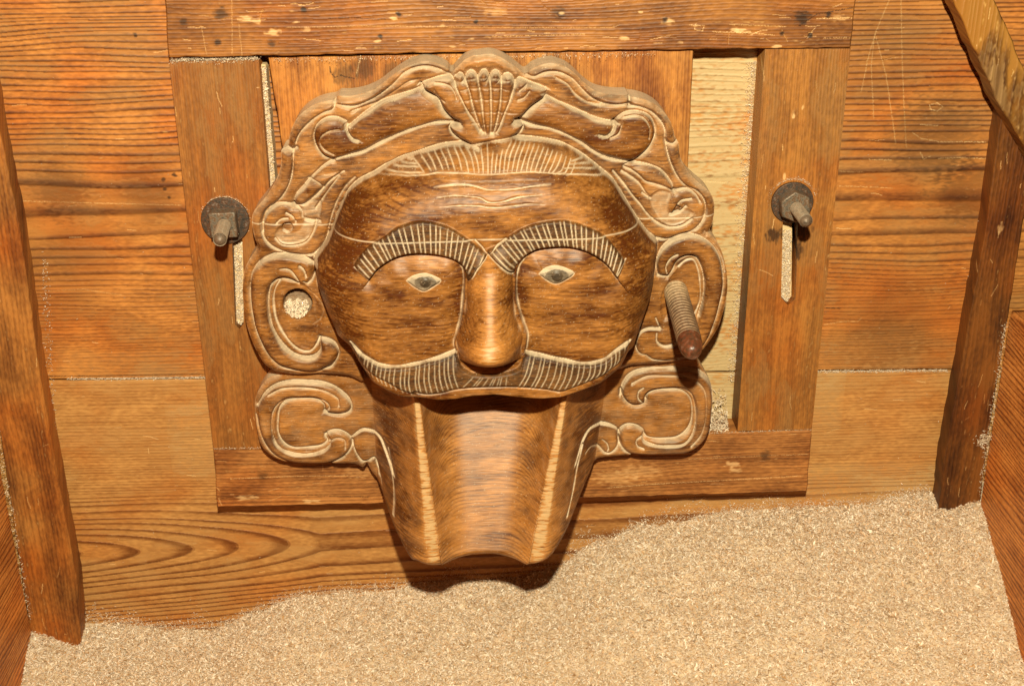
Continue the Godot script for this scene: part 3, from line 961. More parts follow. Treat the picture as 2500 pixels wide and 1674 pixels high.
	head.cut([81.1, -30.5, 88.7, -31.7, 96.5, -35.1, 103.3, -41.3, 106.7, -48.1, 107.4, -56.0, 112.8, -58.1, 115.5, -56.1], 1.8, 3.0, 1.5, 0.55, 0)
	head.cut([77.3, -14.6, 80.8, -23.3, 81.1, -30.5], 1.6, 1.6, 2.0, 0.6, 0)
	head.cut([107.8, -56.0, 109.2, -63.9, 112.3, -73.1, 117.2, -82.4, 123.1, -88.8, 131.2, -93.0, 136.6, -99.0, 138.7, -107.2, 136.9, -115.5, 131.5, -122.5, 122.6, -127.2, 112.5, -129.6, 103.8, -128.4], 1.6, 2.6, 1.5, 0.45, 0)
	head.cut([84.5, -70.9, 77.9, -73.6, 84.6, -77.2, 90.4, -81.9, 93.8, -85.2, 100.6, -87.3, 108.6, -90.3, 114.6, -93.3], 2.0, 2.0, 1.2, 0.4, 0)
	head.cut([76.8, -77.1, 83.7, -81.8, 89.4, -86.5, 94.1, -93.5, 97.6, -97.7, 91.9, -93.5], 2.0, 2.0, 1.2, 0.4, 0)
	head.cut([70.7, -77.0, 78.2, -86.3, 85.2, -95.7, 91.1, -102.8, 94.6, -107.6, 100.5, -113.9, 107.5, -118.5, 114.4, -120.4, 122.3, -119.0, 128.8, -114.2], 2.0, 2.0, 1.4, 0.7, 0)
	head.cut([114.5, -93.0, 123.2, -91.1, 130.2, -95.4, 133.9, -101.3], 1.8, 1.8, 1.4, 0.7, 0)
	head.cut([117.1, -104.7, 120.3, -100.1, 127.5, -98.8], 1.8, 1.8, 1.4, 0.7, 0)
	head.cut([112.8, -110.3, 118.4, -109.2, 123.9, -104.6], 1.8, 1.8, 1.4, 0.7, 0)
	head.lift([96.5, -98.8, 104.1, -91.4, 113.2, -93.9, 111.3, -102.0, 113.8, -108.0, 123.9, -105.8, 129.7, -109.4, 124.4, -116.4, 113.2, -119.2, 103.9, -113.7], -1.8, 2.5, -1, 0)
	head.powder([97.7, -99.4, 104.2, -92.6, 112.7, -93.9, 111.3, -102.0, 115.0, -109.2, 123.9, -105.8, 130.9, -109.5, 128.9, -115.3, 115.5, -119.8, 106.2, -115.5], 0.45)
	head.lift([113.9, -110.3, 114.9, -106.2, 118.2, -103.9, 120.5, -104.8, 118.4, -109.2], -3.5, 0.8, -1, 0.4)
	head.cut([-196.0, -111.0, -160.0, -113.0, -120.0, -113.2, -60.0, -112.4, 0.0, -112.2, 60.0, -112.2, 100.0, -113.2, 125.0, -113.5, 150.0, -110.5], 0.55, 0.55, 0.5, 0.75, 0)
	head.cut([-172.7, -134.8, -182.0, -138.8, -189.2, -146.9, -192.5, -157.8, -193.3, -173.8, -192.3, -188.8, -189.3, -201.4, -184.5, -213.0, -177.1, -222.2, -167.1, -226.3, -155.6, -228.5, -147.4, -228.7, -143.7, -226.2, -137.8, -224.4, -132.6, -216.8, -132.2, -210.3, -136.5, -204.1, -144.4, -201.4], 1.4, 2.6, 1.5, 0.35, 0)
	head.cut([-184.4, -140.9, -172.7, -135.2, -162.6, -135.4, -152.6, -137.7, -146.1, -141.7, -143.1, -143.3, -147.0, -153.8, -150.7, -158.0, -153.4, -156.1], 2.0, 2.0, 1.5, 0.8, 0)
	head.cut([-157.5, -157.5, -164.0, -153.7, -171.9, -153.6, -178.0, -159.3, -180.8, -169.1, -180.9, -184.0, -177.9, -196.6, -172.7, -206.9, -165.1, -214.7, -157.2, -217.5, -150.1, -216.4, -145.1, -211.3, -144.5, -202.4], 2.8, 1.5, 1.8, 0.4, 0)
	head.cut([-170.9, -155.2, -175.1, -161.8, -177.0, -170.4, -176.4, -184.1, -172.7, -195.5, -166.5, -205.8, -160.0, -211.6, -153.3, -212.4, -148.3, -207.4, -145.6, -201.1], 2.2, 2.2, 1.2, 0.95, 0)
	head.cut([-170.7, -145.4, -163.4, -146.4, -159.3, -151.7, -156.3, -157.5], 1.5, 1.5, 1.4, 0.7, 1)
	head.cut([-156.4, -142.9, -152.7, -147.0, -151.2, -153.1], 1.5, 1.5, 1.4, 0.7, 1)
	head.cut([-151.0, -162.9, -144.5, -168.6, -140.5, -177.4, -143.4, -186.0, -149.5, -190.9], 1.0, 1.0, 0.6, 0.1, 0)
	head.lift([-148.9, -174.1, -151.0, -179.6, -155.3, -183.3, -160.6, -184.4, -165.6, -182.4, -169.3, -178.0, -170.2, -173.0, -168.2, -167.5, -163.6, -163.9, -158.4, -163.1, -153.4, -164.7, -150.1, -169.1], -9.0, 0.8, -1, 0.35)
	head.powder([-149.5, -174.1, -151.0, -179.6, -155.3, -183.3, -160.6, -184.4, -165.6, -182.4, -169.3, -178.0, -170.2, -173.0, -168.4, -169.3, -163.9, -168.2, -158.8, -168.3, -153.7, -168.4, -150.2, -171.0], 0.5)
	head.cut([105.7, -156.2, 104.2, -146.4, 107.3, -136.7, 115.0, -129.3, 125.1, -125.9, 134.3, -127.3, 143.8, -133.8, 150.1, -143.6, 153.4, -155.9, 154.2, -168.3, 152.3, -182.0, 149.5, -194.6, 145.4, -207.3, 138.9, -217.4, 132.1, -223.8], 2.7, 1.6, 1.5, 0.5, 0)
	head.cut([135.4, -125.8, 146.1, -133.9, 152.5, -144.9, 155.4, -156.0], 1.2, 1.2, 0.9, 0.8, 0)
	head.cut([112.7, -157.0, 116.5, -151.5, 119.1, -145.5, 124.7, -141.9, 131.6, -142.4, 135.9, -147.6, 139.3, -156.9, 140.4, -168.0, 139.3, -179.2, 137.4, -189.3], 1.5, 2.4, 1.6, 0.25, 0)
	head.cut([120.5, -150.4, 126.0, -145.6, 131.8, -145.7, 135.7, -154.3, 137.4, -165.5, 138.0, -176.7, 136.0, -184.2, 133.4, -190.4], 2.0, 2.0, 1.1, 0.9, 0)
	head.cut([112.0, -155.1, 111.0, -149.0, 114.4, -142.9, 120.0, -139.8], 1.6, 1.6, 1.5, 0.8, 1)
	head.cut([105.2, -156.8, 109.3, -157.5, 113.9, -157.6], 1.6, 1.6, 1.5, 0.8, 1)
	head.cut([108.4, -200.1, 99.2, -199.6, 93.4, -203.6, 91.1, -211.2, 92.7, -217.7, 96.3, -220.4, 98.7, -220.7, 101.2, -222.8, 104.8, -225.1, 114.3, -226.2, 122.6, -225.5], 1.5, 2.2, 1.4, 0.5, 0)
	head.cut([106.4, -203.8, 107.0, -210.3, 112.7, -214.5, 120.3, -213.1], 2.0, 1.6, 1.3, 0.8, 0)
	head.cut([105.3, -191.1, 109.2, -200.1], 2.0, 1.6, 1.3, 0.8, 0)
	head.lift([-146.1, -141.7, -152.6, -137.7, -162.6, -135.4, -172.7, -134.8, -182.0, -138.8, -189.2, -146.9, -192.5, -157.8, -193.3, -173.8, -192.3, -188.8, -189.3, -201.4, -184.5, -213.0, -177.1, -222.2, -167.1, -226.3, -155.6, -228.5, -143.7, -226.2, -132.6, -216.8, -136.5, -204.1, -144.5, -202.4, -145.1, -211.3, -150.1, -216.4, -157.2, -217.5, -165.1, -214.7, -172.7, -206.9, -177.9, -196.6, -180.9, -184.0, -180.8, -169.1, -178.0, -159.3, -171.9, -153.6, -164.0, -153.7, -157.5, -157.5, -150.7, -158.0], 3.2, 4.0, -1, 0)
	head.lift([105.1, -155.0, 104.2, -146.4, 107.3, -136.7, 115.0, -129.3, 125.1, -125.9, 134.3, -127.3, 143.8, -133.8, 150.1, -143.6, 153.4, -155.9, 154.2, -168.3, 152.3, -182.0, 149.5, -194.6, 145.4, -207.3, 138.9, -217.4, 134.0, -214.7, 134.7, -204.5, 137.4, -189.3, 139.3, -179.2, 140.4, -168.0, 139.3, -156.9, 135.9, -147.6, 131.6, -142.4, 124.7, -141.9, 119.1, -145.5, 116.5, -151.5, 113.3, -157.0], 3.2, 4.0, -1, 0)
	head.lift([-169.9, -156.4, -162.0, -157.8, -153.0, -158.6, -144.7, -171.1, -141.0, -184.8, -146.7, -201.1, -149.5, -208.0, -153.3, -212.4, -160.0, -211.6, -166.5, -205.8, -172.7, -195.5, -176.4, -184.1, -177.0, -170.4, -175.1, -161.8], -2.6, 6.0, -1, 0)
	head.lift([120.5, -150.4, 126.0, -145.6, 131.8, -145.7, 135.7, -154.3, 137.4, -165.5, 138.0, -176.7, 136.0, -184.2, 133.4, -190.4, 122.2, -188.9, 110.7, -193.7, 107.7, -176.1, 111.8, -163.7], -2.6, 6.0, -1, 0)
	lower.lift([-146.2, -267.6, -135.5, -269.2, -126.8, -265.1, -126.5, -259.8, -130.9, -253.0, -138.9, -246.1, -150.5, -242.5, -167.1, -241.5, -180.3, -243.4, -190.4, -250.5, -196.6, -260.7, -198.2, -271.5, -196.8, -283.8, -193.0, -296.2, -185.2, -305.4, -174.7, -310.9, -162.6, -312.3, -145.4, -312.0, -134.1, -306.7, -128.9, -300.6, -127.5, -292.4, -131.7, -286.4, -138.8, -283.8, -146.2, -286.4, -145.5, -294.7, -150.7, -300.1, -159.4, -301.9, -173.9, -300.9, -180.9, -293.8, -184.7, -284.1, -183.8, -271.8, -180.4, -262.8, -174.3, -257.7, -165.8, -256.5, -153.9, -256.8, -147.0, -260.9, -146.7, -266.0], 2.4, 3.5, -1, 0)
	lower.lift([100.3, -266.3, 90.6, -266.7, 83.1, -259.1, 84.0, -248.4, 89.8, -240.8, 99.4, -237.5, 113.8, -236.5, 127.1, -237.2, 138.0, -238.6, 145.5, -243.4, 151.3, -251.3, 153.3, -262.1, 153.8, -285.3, 150.8, -297.7, 143.8, -306.6, 134.1, -311.5, 116.8, -312.2, 98.1, -311.7, 86.9, -307.2, 82.3, -298.7, 82.1, -290.4, 86.3, -285.0, 93.6, -285.2, 99.9, -289.5, 102.6, -297.2, 112.6, -299.5, 124.9, -299.1, 133.5, -293.4, 138.1, -284.9, 138.7, -272.6, 136.1, -263.1, 130.4, -257.1, 121.8, -254.9, 109.7, -255.3, 102.5, -258.5, 101.5, -263.6], 2.4, 3.5, -1, 0)
	head.lift([-155.8, -97.2, -149.7, -97.3, -141.6, -92.2, -134.5, -85.4, -128.7, -79.8, -120.7, -74.8, -129.5, -75.8, -140.7, -79.0, -148.9, -85.8, -154.4, -92.6], 2.0, 3.0, -1, 0)
	head.lift([114.3, -92.7, 108.6, -89.7, 100.6, -86.7, 93.8, -84.8, 89.2, -80.7, 83.5, -76.0, 89.0, -74.4, 100.2, -76.3, 108.2, -81.6, 113.0, -88.1], 2.0, 3.0, -1, 0)
	head.lift([-112.0, -131.2, -111.3, -127.0, -106.0, -120.0, -100.3, -114.2, -90.3, -108.3, -82.6, -102.7, -71.7, -98.9, -63.1, -98.0, -53.5, -99.7, -45.0, -103.0, -36.5, -108.7, -29.1, -114.4, -22.7, -120.0, -20.3, -123.2, -26.4, -130.4, -28.6, -133.6, -34.0, -140.6, -36.0, -133.7, -39.2, -128.6, -46.6, -124.6, -57.4, -122.1, -68.2, -121.3, -77.9, -122.3, -86.7, -125.6, -95.6, -131.6, -102.4, -139.2], 2.6, 2.0, 3, 0.66)
	head.lift([-20.0, -121.2, -12.3, -115.3, -3.6, -108.8, 5.0, -104.0, 14.8, -100.9, 24.5, -99.4, 33.1, -99.2, 41.8, -101.4, 50.5, -105.1, 58.3, -109.3, 63.9, -114.1, 69.5, -121.1, 75.7, -129.8, 76.5, -129.6, 70.2, -142.0, 64.0, -133.3, 56.3, -126.4, 47.5, -121.6, 36.7, -118.7, 25.8, -118.5, 15.0, -120.0, 6.2, -124.3, 0.2, -130.9, -2.6, -135.9], 2.6, 2.0, 4, 0.66)
	head.cut([-102.4, -139.8, -95.6, -131.7, -86.7, -125.9, -77.9, -122.7, -68.2, -121.7, -57.4, -122.5, -46.7, -125.0, -39.2, -129.2, -36.5, -136.6, -37.2, -149.5, -39.3, -166.6, -42.3, -178.0, -44.7, -186.2, -43.8, -193.7], 1.2, 17.0, 4.2, 0.3, 0)
	head.cut([-101.9, -139.2, -95.6, -132.2, -86.7, -126.2, -77.9, -123.1, -68.2, -122.2, -57.4, -122.9, -46.7, -125.5, -39.4, -129.7, -37.0, -136.8, -37.7, -149.5, -39.7, -166.6, -42.7, -178.0, -45.1, -186.2, -44.2, -193.7], 0.9, 1.2, 0.3, 0.55, 0)
	head.cut([70.8, -142.6, 64.1, -133.7, 56.3, -126.8, 47.5, -122.0, 36.7, -119.1, 25.8, -118.9, 14.9, -120.2, 8.4, -123.5, 1.8, -131.9, -0.2, -144.3, 0.7, -158.1, 4.6, -172.0, 7.5, -181.3, 6.9, -190.5, 6.0, -195.1], 17.0, 1.2, 4.2, 0.3, 0)
	head.cut([70.6, -143.1, 64.1, -134.1, 56.3, -127.0, 47.5, -122.4, 36.7, -119.5, 25.8, -119.3, 14.9, -120.6, 8.8, -124.0, 2.3, -132.4, 0.2, -144.3, 1.2, -158.1, 5.0, -172.0, 7.9, -181.3, 7.3, -190.5, 6.4, -195.1], 1.2, 0.9, 0.3, 0.55, 0)
	head.lift([-118.9, -189.0, -112.3, -195.8, -104.2, -199.0, -95.3, -202.3, -84.2, -203.2, -70.8, -201.0, -54.1, -196.7, -43.4, -193.5, -39.8, -202.7, -33.2, -208.2, -30.1, -209.2, -13.4, -209.6, 0.1, -205.8, 6.3, -195.8, 18.0, -197.5, 32.5, -200.9, 43.7, -203.4, 52.6, -203.6, 61.6, -201.3, 69.5, -196.5, 76.6, -193.3, 81.1, -192.5, 75.9, -203.8, 68.6, -208.1, 59.5, -213.9, 48.3, -218.6, 35.9, -223.3, 31.0, -224.6, 16.4, -222.0, -0.5, -220.4, -17.3, -220.0, -33.0, -220.2, -44.2, -221.2, -55.5, -223.8, -65.6, -224.4, -73.4, -222.4, -71.6, -224.5, -82.7, -221.4, -93.6, -214.5, -104.7, -208.5, -113.4, -202.1], 3.2, 2.6, 10, 0.66)
	head.cut([-118.9, -189.0, -112.3, -195.8, -104.2, -199.0, -95.3, -202.3, -84.2, -203.2, -70.8, -201.0, -54.1, -196.7, -43.2, -193.3], 2.2, 1.3, 1.2, 0.55, 0)
	head.cut([6.0, -195.7, 18.0, -197.5, 32.5, -200.9, 43.7, -203.4, 52.6, -203.6, 61.6, -201.3, 69.5, -196.5, 76.6, -193.3, 81.1, -192.5], 2.2, 1.3, 1.2, 0.55, 0)
	head.cut([-109.9, -128.5, -105.7, -132.7, -101.6, -137.1], 0.6, 0.6, 0.8, 0.8, 1)
	head.cut([-107.8, -124.2, -103.4, -129.1, -99.0, -134.4], 0.6, 0.6, 0.8, 0.8, 1)
	head.cut([-106.2, -120.7, -101.5, -126.3, -97.0, -132.3], 0.6, 0.6, 0.8, 0.8, 1)
	head.cut([-102.6, -117.1, -98.3, -123.3, -94.1, -130.0], 0.6, 0.6, 0.8, 0.8, 1)
	head.cut([-98.5, -113.8, -94.6, -120.6, -90.8, -127.7], 0.6, 0.6, 0.8, 0.8, 1)
	head.cut([-94.6, -111.5, -91.2, -118.6, -87.9, -125.9], 0.6, 0.6, 0.8, 0.8, 1)
	head.cut([-91.9, -110.0, -88.9, -117.3, -85.9, -124.7], 0.6, 0.6, 0.8, 0.8, 1)
	head.cut([-88.1, -107.5, -85.3, -115.4, -82.6, -123.5], 0.6, 0.6, 0.8, 0.8, 1)
	head.cut([-84.8, -105.2, -82.2, -113.8, -79.6, -122.4], 0.6, 0.6, 0.8, 0.8, 1)
	head.cut([-80.4, -103.0, -78.1, -112.2, -75.8, -121.5], 0.6, 0.6, 0.8, 0.8, 1)
	head.cut([-76.9, -101.8, -75.0, -111.4, -73.0, -121.3], 0.6, 0.6, 0.8, 0.8, 1)
	head.cut([-72.1, -100.2, -70.6, -110.4, -69.1, -120.9], 0.6, 0.6, 0.8, 0.8, 1)
	head.cut([-67.5, -99.6, -66.5, -110.1, -65.4, -121.0], 0.6, 0.6, 0.8, 0.8, 1)
	head.cut([-63.9, -99.0, -63.2, -110.0, -62.6, -121.2], 0.6, 0.6, 0.8, 0.8, 1)
	head.cut([-58.9, -99.7, -58.8, -110.6, -58.7, -121.5], 0.6, 0.6, 0.8, 0.8, 1)
	head.cut([-54.9, -100.5, -55.2, -111.2, -55.5, -122.0], 0.6, 0.6, 0.8, 0.8, 1)
	head.cut([-51.8, -101.5, -52.4, -112.0, -53.0, -122.6], 0.6, 0.6, 0.8, 0.8, 1)
	head.cut([-46.9, -103.4, -47.9, -113.5, -49.0, -123.5], 0.6, 0.6, 0.8, 0.8, 1)
	head.cut([-43.6, -105.2, -44.8, -114.6, -46.1, -124.3], 0.6, 0.6, 0.8, 0.8, 1)
	head.cut([-39.7, -107.8, -41.3, -116.9, -43.0, -125.9], 0.6, 0.6, 0.8, 0.8, 1)
	head.cut([-36.3, -110.0, -38.2, -118.8, -40.1, -127.5], 0.6, 0.6, 0.8, 0.8, 1)
	head.cut([-32.3, -113.2, -34.7, -121.6, -37.2, -130.2], 0.6, 0.6, 0.8, 0.8, 1)
	head.cut([-29.2, -115.5, -32.2, -124.0, -35.2, -132.4], 0.6, 0.6, 0.8, 0.8, 1)
	head.cut([-26.2, -117.9, -29.9, -126.4, -33.7, -135.2], 0.6, 0.6, 0.8, 0.8, 1)
	head.cut([-22.2, -121.0, -26.7, -129.7, -31.2, -138.3], 0.6, 0.6, 0.8, 0.8, 1)
	head.cut([-16.8, -120.1, -9.5, -127.4, -2.1, -134.9], 0.6, 0.6, 0.8, 0.8, 1)
	head.cut([-14.3, -117.7, -7.6, -125.1, -0.9, -132.3], 0.6, 0.6, 0.8, 0.8, 1)
	head.cut([-10.7, -114.6, -4.7, -121.8, 1.2, -129.2], 0.6, 0.6, 0.8, 0.8, 1)
	head.cut([-7.8, -112.5, -2.3, -119.8, 3.2, -126.9], 0.6, 0.6, 0.8, 0.8, 1)
	head.cut([-4.5, -110.0, 0.4, -117.3, 5.5, -124.6], 0.6, 0.6, 0.8, 0.8, 1)
	head.cut([-1.8, -108.4, 2.9, -115.6, 7.6, -123.0], 0.6, 0.6, 0.8, 0.8, 1)
	head.cut([2.8, -105.8, 7.1, -113.5, 11.4, -121.1], 0.6, 0.6, 0.8, 0.8, 1)
	head.cut([5.0, -104.6, 9.1, -112.4, 13.2, -120.2], 0.6, 0.6, 0.8, 0.8, 1)
	head.cut([9.2, -103.2, 12.8, -111.2, 16.6, -119.2], 0.6, 0.6, 0.8, 0.8, 1)
	head.cut([13.3, -102.0, 16.6, -110.3, 20.0, -118.7], 0.6, 0.6, 0.8, 0.8, 1)
	head.cut([17.7, -101.0, 20.7, -109.5, 23.7, -118.2], 0.6, 0.6, 0.8, 0.8, 1)
	head.cut([20.8, -100.6, 23.4, -109.1, 26.2, -117.9], 0.6, 0.6, 0.8, 0.8, 1)
	head.cut([25.8, -99.9, 28.0, -108.9, 30.3, -118.0], 0.6, 0.6, 0.8, 0.8, 1)
	head.cut([30.0, -99.7, 31.8, -108.8, 33.7, -118.1], 0.6, 0.6, 0.8, 0.8, 1)
	head.cut([32.7, -99.6, 34.3, -108.7, 35.9, -118.1], 0.6, 0.6, 0.8, 0.8, 1)
	head.cut([37.3, -100.8, 38.5, -109.7, 39.7, -119.0], 0.6, 0.6, 0.8, 0.8, 1)
	head.cut([40.4, -101.6, 41.2, -110.4, 42.1, -119.7], 0.6, 0.6, 0.8, 0.8, 1)
	head.cut([44.8, -103.2, 45.2, -111.8, 45.7, -120.5], 0.6, 0.6, 0.8, 0.8, 1)
	head.cut([48.1, -104.5, 48.2, -112.9, 48.4, -121.5], 0.6, 0.6, 0.8, 0.8, 1)
	head.cut([53.2, -107.1, 52.8, -115.2, 52.5, -123.7], 0.6, 0.6, 0.8, 0.8, 1)
	head.cut([56.1, -108.9, 55.4, -116.8, 54.8, -125.0], 0.6, 0.6, 0.8, 0.8, 1)
	head.cut([60.3, -111.9, 59.1, -119.5, 58.1, -127.5], 0.6, 0.6, 0.8, 0.8, 1)
	head.cut([63.3, -114.4, 61.8, -121.8, 60.4, -129.6], 0.6, 0.6, 0.8, 0.8, 1)
	head.cut([66.2, -118.0, 64.6, -124.7, 63.0, -131.8], 0.6, 0.6, 0.8, 0.8, 1)
	head.cut([68.2, -120.4, 66.4, -126.8, 64.7, -133.7], 0.6, 0.6, 0.8, 0.8, 1)
	head.cut([70.7, -123.6, 68.7, -129.8, 66.7, -136.4], 0.6, 0.6, 0.8, 0.8, 1)
	head.cut([73.9, -127.6, 71.5, -133.4, 69.2, -139.6], 0.6, 0.6, 0.8, 0.8, 1)
	head.cut([-102.4, -139.4, -107.2, -135.0, -112.3, -131.2], 1, 1, 0.8, 0.9, 0)
	head.cut([70.2, -139.3, 76.5, -129.4], 1, 1, 0.8, 0.9, 0)
	head.cut([-116.7, -192.6, -120.9, -214.3, -115.1, -203.4], 0.6, 0.6, 0.6, 0.55, 1)
	head.cut([-113.8, -195.8, -118.3, -219.0, -112.5, -206.6], 0.6, 0.6, 0.6, 0.55, 1)
	head.cut([-112.2, -196.9, -117.0, -221.3, -111.3, -208.6], 0.6, 0.6, 0.6, 0.55, 1)
	head.cut([-108.1, -198.2, -109.5, -206.1, -107.4, -210.1], 0.6, 0.6, 0.6, 0.55, 1)
	head.cut([-105.8, -199.1, -107.2, -207.0, -105.2, -211.1], 0.6, 0.6, 0.6, 0.55, 1)
	head.cut([-102.6, -200.2, -104.0, -208.3, -102.3, -213.1], 0.6, 0.6, 0.6, 0.55, 1)
	head.cut([-99.1, -201.4, -100.5, -209.5, -98.9, -215.0], 0.6, 0.6, 0.6, 0.55, 1)
	head.cut([-96.3, -202.6, -97.7, -210.9, -96.1, -216.7], 0.6, 0.6, 0.6, 0.55, 1)
	head.cut([-93.3, -203.2, -94.8, -212.1, -93.2, -218.3], 0.6, 0.6, 0.6, 0.55, 1)
	head.cut([-90.1, -203.4, -91.5, -212.8, -89.9, -219.9], 0.6, 0.6, 0.6, 0.55, 1)
	head.cut([-86.8, -203.7, -88.2, -213.7, -86.6, -221.4], 0.6, 0.6, 0.6, 0.55, 1)
	head.cut([-82.1, -203.6, -83.5, -214.6, -81.9, -223.5], 0.6, 0.6, 0.6, 0.55, 1)
	head.cut([-79.2, -203.1, -80.5, -214.9, -78.8, -224.2], 0.6, 0.6, 0.6, 0.55, 1)
	head.cut([-76.2, -202.6, -77.5, -215.1, -75.7, -225.2], 0.6, 0.6, 0.6, 0.55, 1)
	head.cut([-71.5, -201.9, -72.8, -213.9, -71.2, -223.7], 0.6, 0.6, 0.6, 0.55, 1)
	head.cut([-69.2, -201.3, -70.3, -213.6, -68.6, -223.7], 0.6, 0.6, 0.6, 0.55, 1)
	head.cut([-65.5, -200.5, -66.5, -213.1, -64.5, -223.8], 0.6, 0.6, 0.6, 0.55, 1)
	head.cut([-62.3, -199.7, -63.1, -212.6, -60.9, -223.6], 0.6, 0.6, 0.6, 0.55, 1)
	head.cut([-58.4, -198.6, -58.9, -212.2, -56.4, -223.5], 0.6, 0.6, 0.6, 0.55, 1)
	head.cut([-55.1, -197.7, -55.4, -211.4, -52.8, -222.7], 0.6, 0.6, 0.6, 0.55, 1)
	head.cut([-51.7, -196.7, -51.8, -210.4, -49.0, -221.8], 0.6, 0.6, 0.6, 0.55, 1)
	head.cut([-48.9, -195.8, -48.9, -209.6, -45.9, -221.1], 0.6, 0.6, 0.6, 0.55, 1)
	head.cut([-45.5, -194.9, -45.3, -208.8, -42.0, -220.6], 0.6, 0.6, 0.6, 0.55, 1)
	head.cut([9.6, -196.7, 5.6, -210.5, -0.9, -221.6], 0.6, 0.6, 0.6, 0.55, 1)
	head.cut([12.4, -197.1, 8.5, -210.8, 2.3, -221.9], 0.6, 0.6, 0.6, 0.55, 1)
	head.cut([17.3, -197.8, 13.8, -211.4, 7.9, -222.4], 0.6, 0.6, 0.6, 0.55, 1)
	head.cut([19.7, -198.2, 16.3, -211.7, 10.5, -222.6], 0.6, 0.6, 0.6, 0.55, 1)
	head.cut([23.7, -199.2, 20.6, -212.3, 15.1, -223.0], 0.6, 0.6, 0.6, 0.55, 1)
	head.cut([28.5, -200.3, 25.8, -212.8, 20.7, -223.2], 0.6, 0.6, 0.6, 0.55, 1)
	head.cut([32.3, -201.0, 29.8, -213.2, 25.0, -223.1], 0.6, 0.6, 0.6, 0.55, 1)
	head.cut([35.9, -201.9, 33.8, -213.4, 29.2, -222.7], 0.6, 0.6, 0.6, 0.55, 1)
	head.cut([39.7, -202.8, 37.7, -213.7, 33.5, -222.3], 0.6, 0.6, 0.6, 0.55, 1)
	head.cut([44.2, -203.7, 42.5, -213.6, 38.4, -221.1], 0.6, 0.6, 0.6, 0.55, 1)
	head.cut([47.8, -203.8, 46.1, -212.9, 42.2, -219.7], 0.6, 0.6, 0.6, 0.55, 1)
	head.cut([52.3, -203.9, 50.9, -212.3, 47.0, -218.1], 0.6, 0.6, 0.6, 0.55, 1)
	head.cut([55.7, -203.1, 54.4, -211.2, 50.7, -216.6], 0.6, 0.6, 0.6, 0.55, 1)
	head.cut([59.7, -202.1, 58.5, -209.8, 54.9, -214.8], 0.6, 0.6, 0.6, 0.55, 1)
	head.cut([63.4, -200.6, 62.5, -208.0, 59.2, -213.0], 0.6, 0.6, 0.6, 0.55, 1)
	head.cut([67.2, -198.1, 66.6, -205.4, 63.6, -210.3], 0.6, 0.6, 0.6, 0.55, 1)
	head.cut([70.3, -196.6, 69.8, -203.8, 66.9, -208.1], 0.6, 0.6, 0.6, 0.55, 1)
	head.cut([73.0, -195.3, 72.6, -202.5, 69.6, -206.1], 0.6, 0.6, 0.6, 0.55, 1)
	head.cut([77.2, -193.4, 77.0, -201.0, 73.5, -203.2], 0.6, 0.6, 0.6, 0.55, 1)
	head.cut([-31.5, -211.1, -36.0, -215.7, -40.6, -220.2], 0.6, 0.6, 0.3, 0.35, 1)
	head.cut([-26.3, -211.6, -30.0, -215.8, -33.7, -220.0], 0.6, 0.6, 0.3, 0.35, 1)
	head.cut([-24.5, -211.8, -27.9, -215.9, -31.3, -220.0], 0.6, 0.6, 0.3, 0.35, 1)
	head.cut([-20.6, -212.1, -23.4, -216.1, -26.2, -220.0], 0.6, 0.6, 0.3, 0.35, 1)
	head.cut([-16.9, -212.0, -19.1, -216.1, -21.2, -220.1], 0.6, 0.6, 0.3, 0.35, 1)
	head.cut([-15.4, -211.8, -17.3, -216.0, -19.3, -220.2], 0.6, 0.6, 0.3, 0.35, 1)
	head.cut([-12.6, -211.6, -14.1, -216.0, -15.6, -220.5], 0.6, 0.6, 0.3, 0.35, 1)
	head.cut([-11.1, -211.4, -12.3, -216.0, -13.5, -220.7], 0.6, 0.6, 0.3, 0.35, 1)
	head.cut([-7.5, -211.0, -8.2, -216.1, -8.8, -221.1], 0.6, 0.6, 0.3, 0.35, 1)
	head.cut([-72.3, -223.6, -65.6, -224.8, -55.5, -224.4, -45.4, -222.2, -33.0, -220.8, -17.3, -220.3, -0.5, -220.7, 16.4, -222.6, 29.9, -225.2], 1.2, 1.2, 0.7, 0.4, 0)
	head.cut([-20.3, -123.2, -26.4, -130.4, -28.6, -133.0], 1.4, 1.4, 1.0, 0.7, 0)
	head.cut([-19.2, -122.6, -11.2, -129.5, -2.6, -136.5], 1.4, 1.4, 1.0, 0.7, 0)
	head.cut([-28.2, -112.5, -24.0, -117.0, -19.2, -122.0, -13.2, -116.6, -6.6, -111.8], 1.4, 1.4, 1.0, 0.7, 0)
	head.lift([-76.4, -140.3, -71.2, -137.0, -64.3, -135.5, -57.6, -137.5, -52.7, -140.8, -58.2, -145.2, -64.7, -148.2, -71.1, -145.0], 1.8, 2.2, 5, 0)
	head.powder([-76.4, -140.3, -71.2, -137.0, -64.3, -135.5, -57.6, -137.5, -52.7, -140.8, -58.2, -145.2, -64.7, -148.2, -71.1, -145.0], 0.22)
	head.stain([-55.6, -141.5, -56.3, -143.1, -57.9, -144.4, -60.6, -145.3, -63.5, -145.6, -66.5, -145.2, -69.0, -144.2, -70.6, -142.8, -71.2, -141.2, -70.5, -139.6, -68.8, -138.1, -66.2, -137.4, -63.3, -137.1, -60.3, -137.3, -57.8, -138.3, -56.2, -139.9], 0.68)
	head.lift([-59.5, -141.4, -59.9, -143.0, -60.8, -143.9, -62.0, -144.8, -63.5, -145.0, -65.0, -144.8, -66.2, -143.8, -67.0, -142.8, -67.3, -141.3, -66.9, -139.8, -66.0, -138.6, -64.8, -137.7, -63.3, -137.5, -61.8, -137.8, -60.6, -138.7, -59.8, -139.9], 0.9, 2.4, 7, 0.55)
